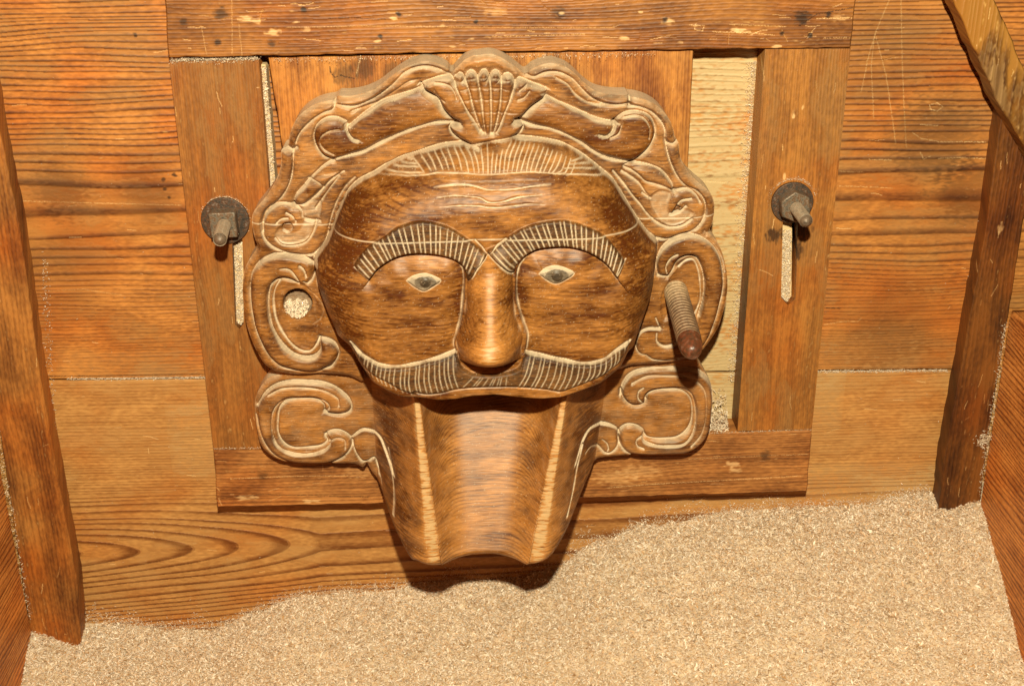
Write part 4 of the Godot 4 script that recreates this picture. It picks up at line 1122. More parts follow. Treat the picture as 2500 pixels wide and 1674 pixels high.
	head.stain([-61.4, -141.4, -61.7, -142.4, -62.5, -143.2, -63.5, -143.3, -64.4, -143.2, -65.2, -142.4, -65.4, -141.3, -65.1, -140.3, -64.3, -139.5, -63.3, -139.3, -62.4, -139.5, -61.6, -140.3], 0.9)
	head.cut([-76.4, -140.3, -71.2, -137.0, -64.3, -135.5, -57.6, -137.5, -52.7, -140.8, -58.2, -145.2, -64.7, -148.2, -71.1, -145.0, -76.4, -140.3], 0.62, 0.62, 0.6, 0.75, 0)
	head.lift([15.8, -137.1, 20.7, -133.3, 27.4, -131.6, 34.6, -133.8, 40.2, -137.4, 34.3, -142.0, 27.4, -144.6, 21.0, -141.8], 1.8, 2.2, 6, 0)
	head.powder([15.8, -137.1, 20.7, -133.3, 27.4, -131.6, 34.6, -133.8, 40.2, -137.4, 34.3, -142.0, 27.4, -144.6, 21.0, -141.8], 0.22)
	head.stain([36.5, -138.5, 35.9, -140.2, 34.1, -141.7, 31.4, -142.7, 28.2, -143.0, 25.0, -142.5, 22.3, -141.4, 20.5, -139.9, 19.9, -138.1, 20.6, -136.6, 22.3, -135.1, 25.0, -134.1, 28.2, -133.8, 31.4, -134.2, 34.1, -135.3, 35.9, -136.9], 0.68)
	head.lift([32.3, -138.4, 32.0, -139.9, 31.2, -141.3, 29.8, -142.1, 28.2, -142.4, 26.6, -142.0, 25.2, -141.1, 24.4, -139.7, 24.0, -138.2, 24.4, -136.9, 25.3, -135.5, 26.6, -134.7, 28.2, -134.4, 29.8, -134.8, 31.1, -135.6, 32.0, -137.0], 0.9, 2.4, 8, 0.55)
	head.stain([30.3, -138.3, 29.9, -139.5, 29.3, -140.2, 28.2, -140.5, 27.1, -140.1, 26.4, -139.4, 26.1, -138.2, 26.5, -137.3, 27.1, -136.6, 28.2, -136.3, 29.3, -136.6, 30.0, -137.4], 0.9)
	head.cut([15.8, -137.1, 20.7, -133.3, 27.4, -131.6, 34.6, -133.8, 40.2, -137.4, 34.3, -142.0, 27.4, -144.6, 21.0, -141.8, 15.8, -137.1], 0.62, 0.62, 0.6, 0.75, 0)
	head.cut([-97.5, -74.4, -84.6, -72.2, -74.6, -71.8, -61.5, -70.6, -51.8, -68.9, -40.0, -69.0, -24.9, -70.2, -20.1, -70.2, -11.5, -69.9, -0.7, -68.9, 10.0, -68.5, 18.7, -69.2, 31.7, -70.9, 48.5, -73.5, 64.4, -77.7], 1.0, 1.0, 0.6, 0.6, 1)
	head.cut([-58.3, -74.4, -52.9, -72.8, -40.1, -74.1, -24.0, -74.8, -20.2, -74.3, -11.6, -74.3, -0.9, -73.7, 15.2, -73.5, 25.0, -73.2], 1.25, 1.25, 0.3, 0.1, 1)
	head.cut([-56.2, -77.7, -45.5, -76.0, -36.9, -75.8, -27.3, -77.0, -19.2, -79.0, -11.7, -79.2, -1.0, -78.5, 11.9, -77.0, 24.9, -76.3], 1.28, 1.28, 0.7, 0.75, 1)
	head.cut([-54.2, -83.7, -42.4, -82.1, -32.8, -83.0, -24.2, -84.0, -19.4, -86.5, -14.1, -86.9, -7.6, -86.1, 2.1, -83.5, 18.2, -82.5], 1.28, 1.28, 0.7, 0.75, 1)
	head.cut([-52.2, -89.5, -40.4, -88.6, -25.4, -89.0, -19.5, -89.9, -12.0, -90.1, -3.4, -89.3, 9.5, -88.0, 20.2, -88.8], 1.28, 1.28, 0.6, 0.65, 1)
	head.cut([-71.3, -62.0, -66.4, -65.1, -61.8, -69.7], 0.8, 0.8, 0.6, 0.7, 1)
	head.cut([-65.3, -60.4, -61.3, -63.6, -57.2, -68.4], 0.8, 0.8, 0.6, 0.7, 1)
	head.cut([-60.7, -58.9, -56.7, -62.6, -53.9, -67.8], 0.8, 0.8, 0.6, 0.7, 1)
	head.cut([-55.8, -57.8, -52.1, -61.9, -49.1, -67.6], 0.8, 0.8, 0.6, 0.7, 1)
	head.cut([-51.4, -56.7, -47.6, -61.3, -45.1, -67.5], 0.8, 0.8, 0.6, 0.7, 1)
	head.cut([-46.5, -55.9, -43.5, -61.2, -40.9, -67.9], 0.8, 0.8, 0.6, 0.7, 1)
	head.cut([-42.0, -55.3, -38.5, -60.4, -36.4, -68.0], 0.8, 0.8, 0.6, 0.7, 1)
	head.cut([-38.4, -55.2, -33.9, -61.2, -31.6, -69.5], 0.8, 0.8, 0.6, 0.7, 1)
	head.cut([-34.3, -55.5, -29.9, -60.4, -27.6, -69.6], 0.8, 0.8, 0.6, 0.7, 1)
	head.cut([-28.3, -57.6, -25.7, -62.7, -24.6, -69.5], 0.8, 0.8, 0.6, 0.7, 1)
	head.cut([-23.1, -55.9, -22.1, -62.6, -21.6, -69.9], 0.8, 0.8, 0.6, 0.7, 1)
	head.cut([-18.4, -54.2, -18.3, -61.0, -18.4, -70.2], 0.8, 0.8, 0.6, 0.7, 1)
	head.cut([-14.6, -57.1, -15.6, -63.2, -16.1, -69.7], 0.8, 0.8, 0.6, 0.7, 1)
	head.cut([-11.7, -58.4, -12.9, -64.0, -13.6, -69.7], 0.8, 0.8, 0.6, 0.7, 1)
	head.cut([-7.8, -55.8, -9.8, -61.9, -10.6, -69.7], 0.8, 0.8, 0.6, 0.7, 1)
	head.cut([-1.1, -51.6, -5.8, -58.2, -7.8, -69.0], 0.8, 0.8, 0.6, 0.7, 1)
	head.cut([2.0, -51.6, -2.6, -58.2, -5.3, -68.7], 0.8, 0.8, 0.6, 0.7, 1)
	head.cut([5.1, -52.0, 0.7, -58.6, -2.2, -68.6], 0.8, 0.8, 0.6, 0.7, 1)
	head.cut([8.2, -52.4, 3.8, -59.1, 0.6, -69.4], 0.8, 0.8, 0.6, 0.7, 1)
	head.cut([11.3, -52.9, 7.3, -59.8, 3.4, -69.2], 0.8, 0.8, 0.6, 0.7, 1)
	head.cut([14.4, -53.5, 10.1, -60.5, 7.4, -69.3], 0.8, 0.8, 0.6, 0.7, 1)
	head.cut([17.5, -54.3, 13.2, -61.3, 10.1, -69.1], 0.8, 0.8, 0.6, 0.7, 1)
	head.cut([20.7, -55.3, 16.4, -62.2, 13.2, -69.2], 0.8, 0.8, 0.6, 0.7, 1)
	head.cut([23.8, -56.2, 19.7, -63.3, 16.2, -70.0], 0.8, 0.8, 0.6, 0.7, 1)
	head.cut([26.9, -57.3, 22.2, -64.5, 18.8, -70.0], 0.8, 0.8, 0.6, 0.7, 1)
	head.cut([29.9, -58.4, 25.6, -65.7, 22.2, -70.2], 0.8, 0.8, 0.6, 0.7, 1)
	head.cut([33.1, -59.8, 28.4, -67.1, 24.5, -70.2], 0.8, 0.8, 0.6, 0.7, 1)
	head.cut([36.2, -61.3, 32.1, -68.7, 28.1, -69.9], 0.8, 0.8, 0.6, 0.7, 1)
	head.cut([39.4, -62.9, 34.8, -70.1, 30.9, -70.3], 0.8, 0.8, 0.6, 0.7, 1)
	head.cut([42.6, -64.7, 38.0, -71.8, 33.7, -71.0], 0.8, 0.8, 0.6, 0.7, 1)
	head.cut([-91.2, -70.8, -77.9, -70.1, -62.1, -69.3], 0.8, 0.8, 0.6, 0.7, 1)
	head.cut([-84.9, -67.9, -74.7, -67.0, -64.8, -66.3], 0.8, 0.8, 0.6, 0.7, 1)
	head.cut([-79.3, -65.4, -72.5, -65.3, -67.0, -64.9], 0.8, 0.8, 0.6, 0.7, 1)
	head.cut([-74.9, -63.7, -69.8, -63.2], 0.8, 0.8, 0.6, 0.7, 1)
	head.cut([33.0, -67.7, 45.4, -69.2, 59.3, -73.0], 0.8, 0.8, 0.6, 0.7, 1)
	head.cut([31.7, -70.8, 47.3, -73.1, 65.2, -78.0], 0.8, 0.8, 0.6, 0.7, 1)
	head.cut([36.4, -66.1, 45.6, -66.9, 55.5, -69.5], 0.8, 0.8, 0.6, 0.7, 1)
	head.cut([38.8, -64.6, 45.9, -64.8, 52.2, -65.8], 0.8, 0.8, 0.6, 0.7, 1)
	lower.mark([-203.6, -224.9, -84.2, -217.3, -96.9, -254.8, -99.1, -280.5, -92.3, -307.5, -114.4, -329.0, -212.7, -326.4], 0)
	lower.cut([-197.2, -260.7, -190.4, -250.5, -180.3, -243.4, -167.1, -241.5, -150.5, -242.5, -138.9, -246.1, -130.9, -253.0, -126.5, -259.8, -126.7, -266.5, -131.9, -270.0, -141.5, -269.4, -146.2, -267.4], 2.7, 1.7, 1.6, 0.75, 0)
	lower.cut([-188.1, -251.6, -177.0, -246.3, -160.3, -246.0, -146.2, -248.6, -135.9, -255.5, -135.1, -262.2], 1.4, 2.0, 1.0, 0.25, 0)
	lower.cut([-146.2, -268.0, -142.3, -263.4, -145.3, -258.0, -153.8, -254.8, -164.5, -254.3, -174.1, -255.0, -181.9, -259.8, -186.7, -267.7, -188.3, -279.9, -186.8, -292.2, -181.4, -299.6, -171.7, -304.0, -159.6, -304.3, -149.6, -301.5, -144.2, -296.1, -144.1, -290.6, -146.9, -287.1], 3.0, 1.4, 1.5, 0.3, 0)
	lower.cut([-146.8, -267.1, -147.2, -260.9, -153.9, -256.8, -165.8, -256.5, -174.3, -257.7, -180.4, -262.8, -182.9, -271.9, -183.9, -284.1, -180.4, -293.5, -173.7, -298.5, -161.6, -298.8, -151.8, -297.7, -146.4, -293.3, -147.5, -287.5, -138.8, -283.8, -131.7, -286.4, -127.5, -292.4, -128.6, -300.6, -135.1, -307.7, -144.3, -313.0], 2.0, 2.0, 1.3, 0.85, 0)
	lower.cut([-199.0, -270.1, -197.7, -283.7, -194.0, -296.2, -186.5, -306.1, -174.7, -311.7, -162.6, -313.4, -145.5, -313.0, -134.1, -307.4], 1.5, 2.5, 1.2, 0.3, 0)
	lower.cut([-126.8, -290.3, -118.2, -284.4, -109.8, -285.9, -104.4, -287.9, -100.7, -294.0, -97.1, -302.0, -94.3, -309.1], 2.6, 1.6, 1.5, 0.8, 0)
	lower.cut([-126.6, -293.1, -125.5, -302.1, -120.9, -311.7, -116.1, -312.4, -111.0, -309.0, -108.4, -313.1, -106.7, -321.2], 1.6, 2.0, 1.3, 0.5, 0)
	lower.cut([-144.2, -292.6, -138.0, -290.0, -132.6, -292.2, -132.4, -299.1], 1.2, 1.6, 0.8, 0.2, 0)
	lower.cut([81.9, -259.1, 84.0, -248.4, 89.8, -240.8, 99.4, -237.5, 113.8, -236.5, 127.1, -237.2, 138.0, -238.6, 145.5, -243.4, 151.3, -251.3, 153.5, -262.1, 153.8, -285.3], 2.7, 1.7, 1.6, 0.8, 0)
	lower.cut([90.1, -248.5, 100.8, -242.8, 114.0, -242.2, 127.3, -243.4, 138.4, -247.0, 146.1, -255.2, 148.5, -266.1, 148.7, -281.1, 145.7, -294.8, 138.7, -304.4], 1.4, 1.8, 0.9, 0.2, 0)
	lower.cut([82.4, -255.1, 84.6, -261.8, 89.4, -266.7, 95.5, -267.8, 100.9, -265.6, 100.5, -260.9, 103.6, -255.6, 112.0, -253.1, 121.7, -252.4, 129.0, -253.5, 135.9, -257.7, 139.6, -265.9, 141.3, -276.8, 140.6, -287.8, 137.4, -297.4, 131.3, -303.1, 121.4, -304.2, 110.2, -303.2, 101.5, -299.5, 99.8, -294.3], 1.4, 3.0, 1.5, 0.3, 0)
	lower.cut([101.8, -263.6, 102.5, -258.5, 109.7, -255.3, 121.8, -254.9, 130.4, -257.1, 136.1, -263.1, 138.2, -272.6, 137.6, -284.9, 133.3, -292.8, 124.8, -297.5, 112.5, -297.8, 102.8, -295.5, 99.9, -289.5, 93.6, -285.2, 86.3, -285.0, 81.5, -290.4, 81.7, -298.7, 84.6, -305.8, 90.7, -311.5, 101.9, -313.9], 2.0, 2.0, 1.3, 0.85, 0)
	lower.cut([99.9, -251.8, 95.7, -255.6, 95.6, -262.1, 99.7, -265.8], 1.3, 1.3, 1.2, 0.8, 1)
	lower.cut([100.0, -293.6, 95.2, -298.0, 96.3, -303.3, 101.9, -305.8], 1.3, 1.3, 1.2, 0.8, 1)
	lower.cut([67.5, -296.7, 72.2, -301.3, 73.5, -306.9, 71.1, -309.9], 1.3, 1.3, 1.2, 0.8, 1)
	lower.cut([154.1, -285.3, 150.8, -297.7, 143.8, -307.3, 134.2, -312.4, 116.8, -312.9, 98.2, -313.1], 2.5, 1.5, 1.2, 0.4, 0)
	lower.cut([81.3, -291.8, 79.0, -287.6, 72.8, -284.4, 65.2, -282.8, 56.9, -281.6, 51.4, -286.5, 48.5, -293.2, 44.7, -301.5], 1.6, 2.6, 1.5, 0.8, 0)
	lower.cut([81.1, -295.9, 80.6, -304.3, 75.8, -309.7, 71.1, -309.9, 65.8, -303.9, 58.6, -298.0, 53.6, -299.5], 2.0, 1.6, 1.3, 0.4, 0)
	lower.cut([-97.7, -291.1, -95.1, -308.3, -93.9, -323.9, -95.2, -340.4], 1.5, 2.0, 1.0, 0.6, 0)
	lower.cut([-109.4, -311.7, -105.1, -323.3, -105.1, -336.5], 1.2, 1.5, 0.8, 0.3, 0)
	lower.cut([50.9, -289.8, 46.2, -303.8, 42.1, -321.8, 37.3, -336.4], 1.5, 2.0, 1.0, 0.6, 0)

	var chisel := noise(88, 0.09, 2)
	for j in head.ny:
		for i in head.nx:
			head.h[j * head.nx + i] += 0.18 * chisel.get_noise_2d(i * 0.48 * 0.7, j * 0.48 * 1.5)
	head.bevel(HEAD_OUTLINE, 5.0, 4.0)
	lower.bevel(LOWER_OUTLINE, 4.0, 3.0)
	for n in head.h.size():
		if nose[n] > 1.2 and (head.part[n] == 1 or head.part[n] == 10):
			head.part[n] = 9
			head.ink[n] *= 0.15
	var root := thing("carved_mask", "large brown carved wooden face mask with moustache and open spout mouth", "mask")
	var satin := carved_wood(31, 0.44)
	var polished := carved_wood(41, 0.43)
	var painted := carved_wood(51, 0.5)
	var slick := carved_wood(61, 0.42)
	var back := PackedFloat32Array()
	back.resize(head.nx * head.ny)
	for j in head.ny:
		var y := head.oy + j * head.s
		for i in head.nx:
			var x := head.ox + i * head.s
			back[j * head.nx + i] = 60.0 * smoothstep(-222.0, -228.0, y) * smoothstep(72.0, 60.0, absf(x + 22.0))
	var grime_and_shade := [[-118.0, -100.0, 24.0, 30.0, 0.5], [-128.0, -150.0, 16.0, 40.0, 0.35], [76.0, -100.0, 18.0, 40.0, 0.3], [90.0, -150.0, 12.0, 40.0, 0.3], [-19.0, -152.0, 5.0, 32.0, -0.45], [-20.0, -186.0, 10.0, 13.0, -0.75], [-40.0, -145.0, 6.0, 30.0, 0.35], [3.0, -145.0, 6.0, 30.0, 0.35], [-85.0, -45.0, 40.0, 14.0, 0.2], [50.0, -45.0, 40.0, 14.0, 0.2],
		[-60.0, -130.0, 30.0, 12.0, -0.2], [30.0, -130.0, 30.0, 12.0, -0.12], [-20.0, -95.0, 60.0, 12.0, 0.06], [-21.0, -236.0, 60.0, 4.5, -1.2]]  # temple grime and worn wood, plus shade of the face sides painted dark
	var got := head.meshes(HEAD_OUTLINE, wood_colours(head, 11, grime_and_shade, 0.0, {0: [0.12, 0.05, 1], 1: [-0.06, 0.0], 2: [0.04, 0.06], 5: [0.0, 0.0, 1, Color(0.29, 0.25, 0.19)], 6: [0.0, 0.0, 1, Color(0.29, 0.25, 0.19)], 7: [0.0, 0.0, 1, Color(0.045, 0.035, 0.025)], 8: [0.0, 0.0, 1, Color(0.045, 0.035, 0.025)], 9: [0.08, 0.0], 11: [0.03, 0.02, 1], 12: [0.0, 0.02, 1], 13: [0.06, 0.02, 1], 14: [0.02, 0.0, 1], 15: [0.02, 0.0, 1]}), back)
	var made := {}
	for row in [[0, "headdress", -1, satin], [1, "face", -1, polished], [2, "hair", -1, satin], [3, "eyebrow", -1, painted], [4, "eyebrow", -1, painted], [5, "eye", -1, painted], [6, "eye", -1, painted], [7, "iris", 5, polished], [8, "iris", 6, polished], [9, "nose", -1, satin], [10, "moustache", -1, painted], [11, "ear", -1, satin], [12, "ear", -1, satin], [13, "shell_ornament", -1, satin], [14, "scroll_leaf", -1, satin], [15, "scroll_leaf", -1, satin]]:
		if got.has(row[0]):
			var a: Array = got[row[0]]
			made[row[0]] = commit(row[1], array_mesh(a[0], a[1], a[2], PackedVector2Array(), a[3]), row[3], root if row[2] < 0 else made[row[2]])
	made[11].set_meta("label", "scrolled ear with an open round hole full of bran")
	made[12].set_meta("label", "scrolled ear holding the threaded wooden peg")
	var worn := []
	for k in 12:
		var y := -228.0 - 11.5 * k
		worn.append([RIM_LEFT[0] * y + RIM_LEFT[1] - 2.5 - 0.25 * k, y, 3.0 + 0.24 * k, 9.0, -1.4])
		worn.append([RIM_RIGHT[0] * y + RIM_RIGHT[1] + 2.5 + 0.25 * k, y, 3.0 + 0.24 * k, 9.0, -1.4])
	worn.append_array([[-165.0, -275.0, 48.0, 48.0, -0.22], [115.0, -275.0, 48.0, 48.0, -0.22], [-98.0, -290.0, 15.0, 60.0, 0.5], [56.0, -290.0, 15.0, 60.0, 0.5], [-86.0, -345.0, 8.0, 20.0, 0.4], [36.0, -345.0, 8.0, 20.0, 0.4], [-20.0, -310.0, 60.0, 70.0, -0.16], [-30.0, -300.0, 14.0, 30.0, 0.12]])
	for n in lower.h.size():
		if lower.part[n] == 3 and lower.h[n] < 0.0:
			lower.part[n] = 2
	got = lower.meshes(LOWER_OUTLINE, wood_colours(lower, 23, worn, 0.06, {0: [0.0, 0.06, 1], 1: [0.0, 0.06, 1], 2: [0.0, 0.03], 3: [0.05, 0.03]}, 0.8, 1.9, 0.46, 0.14), under)
	for row in [[0, "collar_scroll"], [1, "collar_scroll"], [2, "spout"], [3, "spout_channel"]]:
		if got.has(row[0]):
			var a: Array = got[row[0]]
			made[20 + row[0]] = commit(row[1], array_mesh(a[0], a[1], a[2], PackedVector2Array(), a[3]), satin if row[0] < 3 else slick, root if row[0] < 3 else made[22])


# ------------------------------------------------------------------ bolts and peg
func threaded(radius: float, length: float, pitch: float, deep: float, tip: float) -> Array:
	var p := [[radius - deep, 0.0]]
	var z := 0.4
	while z < length - tip:
		p.append([radius - deep, z, Color(0.30, 0.26, 0.22)])
		p.append([radius, z + pitch * 0.4, Color.WHITE])
		p.append([radius, z + pitch * 0.6, Color.WHITE])
		z += pitch
	for k in 7:
		var a := k / 6.0 * PI * 0.5
		p.append([maxf(0.01, (radius - deep * 0.3) * (cos(a) * 0.55 + 0.45 * (1.0 - a / (PI * 0.5)))), length - tip + tip * sin(a), Color(0.42, 0.38, 0.36)])
	return p


func bolt(called: String, label: String, at: Vector3, tip: Vector3, sides: int, turn: float, wide: float, tall: float, washer_r: float) -> void:
	var iron := rust(int(at.x) + 500, Color(0.29, 0.24, 0.20), Color(0.32, 0.20, 0.12))
	var steel := rust(int(at.x) + 600, Color(0.72, 0.65, 0.56), Color(0.60, 0.50, 0.40))
	steel.vertex_color_use_as_albedo = true
	var root := thing(called, label, "bolt", "bolts that hold the wooden mask")
	root.position = at * 0.001
	commit("washer", lathe([[3.0, 0.0], [washer_r, 0.0], [washer_r + 0.1, 1.8], [washer_r - 0.5, 2.5], [6.0, 2.6], [3.0, 2.6]], 48), iron, root)
	var nut := PackedVector2Array()
	for k in sides:
		nut.append(Vector2.from_angle(turn + TAU * k / sides) * wide / cos(PI / sides))
	var list := []
	for p in nut:
		list.append_array([p.x, p.y])
	commit("nut", slab([ring_of(list, 3.0, 0.12, 7)], 2.6, 2.6 + tall, 1.1, Rect2(-20, -20, 40, 40)), rust(int(at.x) + 700, Color(0.46, 0.41, 0.35), Color(0.40, 0.29, 0.20)), root)
	var rod := commit("threaded_rod", lathe(threaded(4.8, (tip - at).length(), 2.3, 0.95, 4.0), 28), steel, root)
	place(rod, Vector3.ZERO, tip - at)


func ear_peg(base: Vector3, tip: Vector3) -> void:
	var root := thing("wooden_peg", "thick threaded wooden peg screwed into the mask's right ear", "peg")
	var wood := rust(77, Color(0.86, 0.84, 0.80), Color(0.96, 0.94, 0.9))
	wood.vertex_color_use_as_albedo = true
	wood.metallic = 0.0
	wood.roughness = 0.6
	var knob := rust(78, Color(0.32, 0.21, 0.14), Color(0.42, 0.20, 0.11))
	knob.metallic = 0.0
	knob.roughness = 0.35
	var length := (tip - base).length()
	var p := []
	var z := 0.0
	while z < length - 19.0:
		var t := z / length
		var crest := Color(0.50, 0.33, 0.19).lerp(Color(0.15, 0.075, 0.04), smoothstep(0.02, 0.42, t))
		var groove := Color(0.62, 0.47, 0.30).lerp(Color(0.42, 0.27, 0.15), t)
		p.append([7.9, z, groove])
		p.append([8.6, z + 1.1, crest])
		p.append([8.8, z + 2.4, crest])
		p.append([8.2, z + 3.3, crest.lerp(groove, 0.4)])
		p.append([7.6, z + 3.75, groove])
		z += 3.8
	var m := commit("threaded_shaft", lathe(p, 40), wood, root)
	var cap := [[8.2, z - 0.4], [8.5, z + 1.0], [8.4, z + 6.0], [7.7, z + 11.0], [6.6, z + 14.5], [5.6, z + 16.5], [4.6, z + 18.0], [2.5, z + 18.9], [0.01, z + 19.2]]
	var c := commit("rounded_tip", lathe(cap, 40), knob, root)
	place(root, base, tip - base)


# ------------------------------------------------------------------ bran
func bran_top(x: float, z: float) -> float:   # height of the heap's surface in mm
	var pts := [-420.0, -478.0, -372.0, -488.0, -335.0, -489.0, -300.0, -497.0, -262.0, -497.0, -225.0, -483.0, -185.0, -467.0, -100.0, -459.0, -40.0, -455.0, 30.0, -447.0, 75.0, -417.0, 120.0, -403.0, 190.0, -391.0, 240.0, -388.0, 290.0, -388.0, 345.0, -377.0, 400.0, -370.0]
	var y := -478.0
	for k in range(0, pts.size() - 2, 2):
		if x >= pts[k] and x <= pts[k + 2]:
			y = lerpf(pts[k + 1], pts[k + 3], smoothstep(pts[k], pts[k + 2], x))
	if x > 400.0:
		y = -370.0
	var out := z + 25.0
	y += 2.2 * crumb.get_noise_2d(x, z) * (1.0 - 0.5 * smoothstep(0.0, 40.0, out)) + 5.0 * crumb.get_noise_2d(x * 0.25 + 70.0, z * 0.25)
	return y - out * 0.42 - 0.0009 * out * out + 3.0 * sin(x * 0.021 + z * 0.03) * smoothstep(10.0, 70.0, out)


func drop(p: Vector3, size := 1.0, lean := 1.0, pale := 0.0) -> void:
	var b := Basis(Vector3(dice.randfn(), dice.randfn(), dice.randfn()).normalized(), dice.randf_range(-1.3, 1.3) * lean) * Basis(Vector3.UP, dice.randf() * TAU)
	var k := dice.randf_range(0.55, 1.25) * size
	b = b.scaled_local(Vector3(k * dice.randf_range(0.8, 1.7), k, k * dice.randf_range(0.7, 1.2)))
	flakes_at.append(Transform3D(b, p * 0.001))
	var r := dice.randf()
	var c := Color(0.72, 0.61, 0.475)
	if r > 0.84:
		c = Color(0.80, 0.71, 0.58)
	if r < 0.34:
		c = Color(0.56, 0.385, 0.23)
	elif r < 0.56:
		c = Color(0.62, 0.475, 0.33)
	elif r < 0.60:
		c = Color(0.42, 0.24, 0.10)
	c = c.lerp(Color(0.74, 0.63, 0.47), pale)
	flakes_tint.append(Color(c.r * 1.05, c.g * 1.01, c.b) * dice.randf_range(0.8, 1.15))


func trickle(a: Vector3, b: Vector3, n: int, spread: Vector3, size := 0.6) -> void:
	for k in n:
		drop(a.lerp(b, dice.randf()) + Vector3(dice.randfn() * spread.x, dice.randfn() * spread.y, absf(dice.randfn()) * spread.z), size, 1.0, 0.5)


func flake_mesh() -> ArrayMesh:
	var v := PackedVector3Array()
	var n := PackedVector3Array()
	var ix := PackedInt32Array()
	for i in 4:   # a husk curled along its length
		var u := i / 3.0 * 2.0 - 1.0
		for j in 3:
			var w := j - 1.0
			v.append(Vector3(u * 1.15, 0.45 * (1.0 - u * u) - 0.25 * w * w, w * 0.5 * (1.0 - 0.55 * u * u)) * 0.001)
			n.append(Vector3(0.5 * u, 1.0, 0.6 * w).normalized())
	for i in 3:
		for j in 2:
			var a := i * 3 + j
			ix.append_array(PackedInt32Array([a, a + 3, a + 1, a + 1, a + 3, a + 4]))
	return array_mesh(v, n, PackedColorArray(), PackedVector2Array(), ix)


func scatter(called: String, label: String) -> void:
	var mm := MultiMesh.new()
	mm.transform_format = MultiMesh.TRANSFORM_3D
	mm.use_colors = true
	mm.mesh = flake_mesh()
	mm.instance_count = flakes_at.size()
	for k in flakes_at.size():
		mm.set_instance_transform(k, flakes_at[k])
		mm.set_instance_color(k, flakes_tint[k])
	var o := MultiMeshInstance3D.new()
	o.name = called
	o.multimesh = mm
	var m := StandardMaterial3D.new()
	m.vertex_color_use_as_albedo = true
	m.roughness = 0.8
	m.metallic_specular = 0.25
	o.material_override = m
	add_child(o, true)
	tag(o, label, "bran")
	o.set_meta("kind", "stuff")
	flakes_at.clear()
	flakes_tint.clear()


func bran_ground() -> void:
	var v := PackedVector3Array()
	var n := PackedVector3Array()
	var c := PackedColorArray()
	var ix := PackedInt32Array()
	var w := 220
	var h := 90
	var f := noise(5, 0.2, 3)
	for j in h + 1:
		for i in w + 1:
			var x := lerpf(-420.0, 396.0, float(i) / w)
			var z := lerpf(-24.9, 330.0, float(j) / h)
			v.append(Vector3(x, bran_top(x, z) - 0.6 + 0.8 * f.get_noise_2d(x, z), z) * 0.001)
			n.append(Vector3(bran_top(x - 2.0, z) - bran_top(x + 2.0, z), 4.0, bran_top(x, z - 2.0) - bran_top(x, z + 2.0)).normalized())
			c.append(Color(0.55, 0.41, 0.27) * (1.0 + 0.4 * f.get_noise_2d(x * 4.0, z * 4.0)))
	for j in h:
		for i in w:
			var a := j * (w + 1) + i
			ix.append_array(PackedInt32Array([a, a + 1, a + w + 2, a, a + w + 2, a + w + 1]))
	var m := StandardMaterial3D.new()
	m.vertex_color_use_as_albedo = true
	m.roughness = 0.9
	m.metallic_specular = 0.2
	var o := commit("bran_ground", array_mesh(v, n, c, PackedVector2Array(), ix), m, self)
	o.set_meta("kind", "structure")


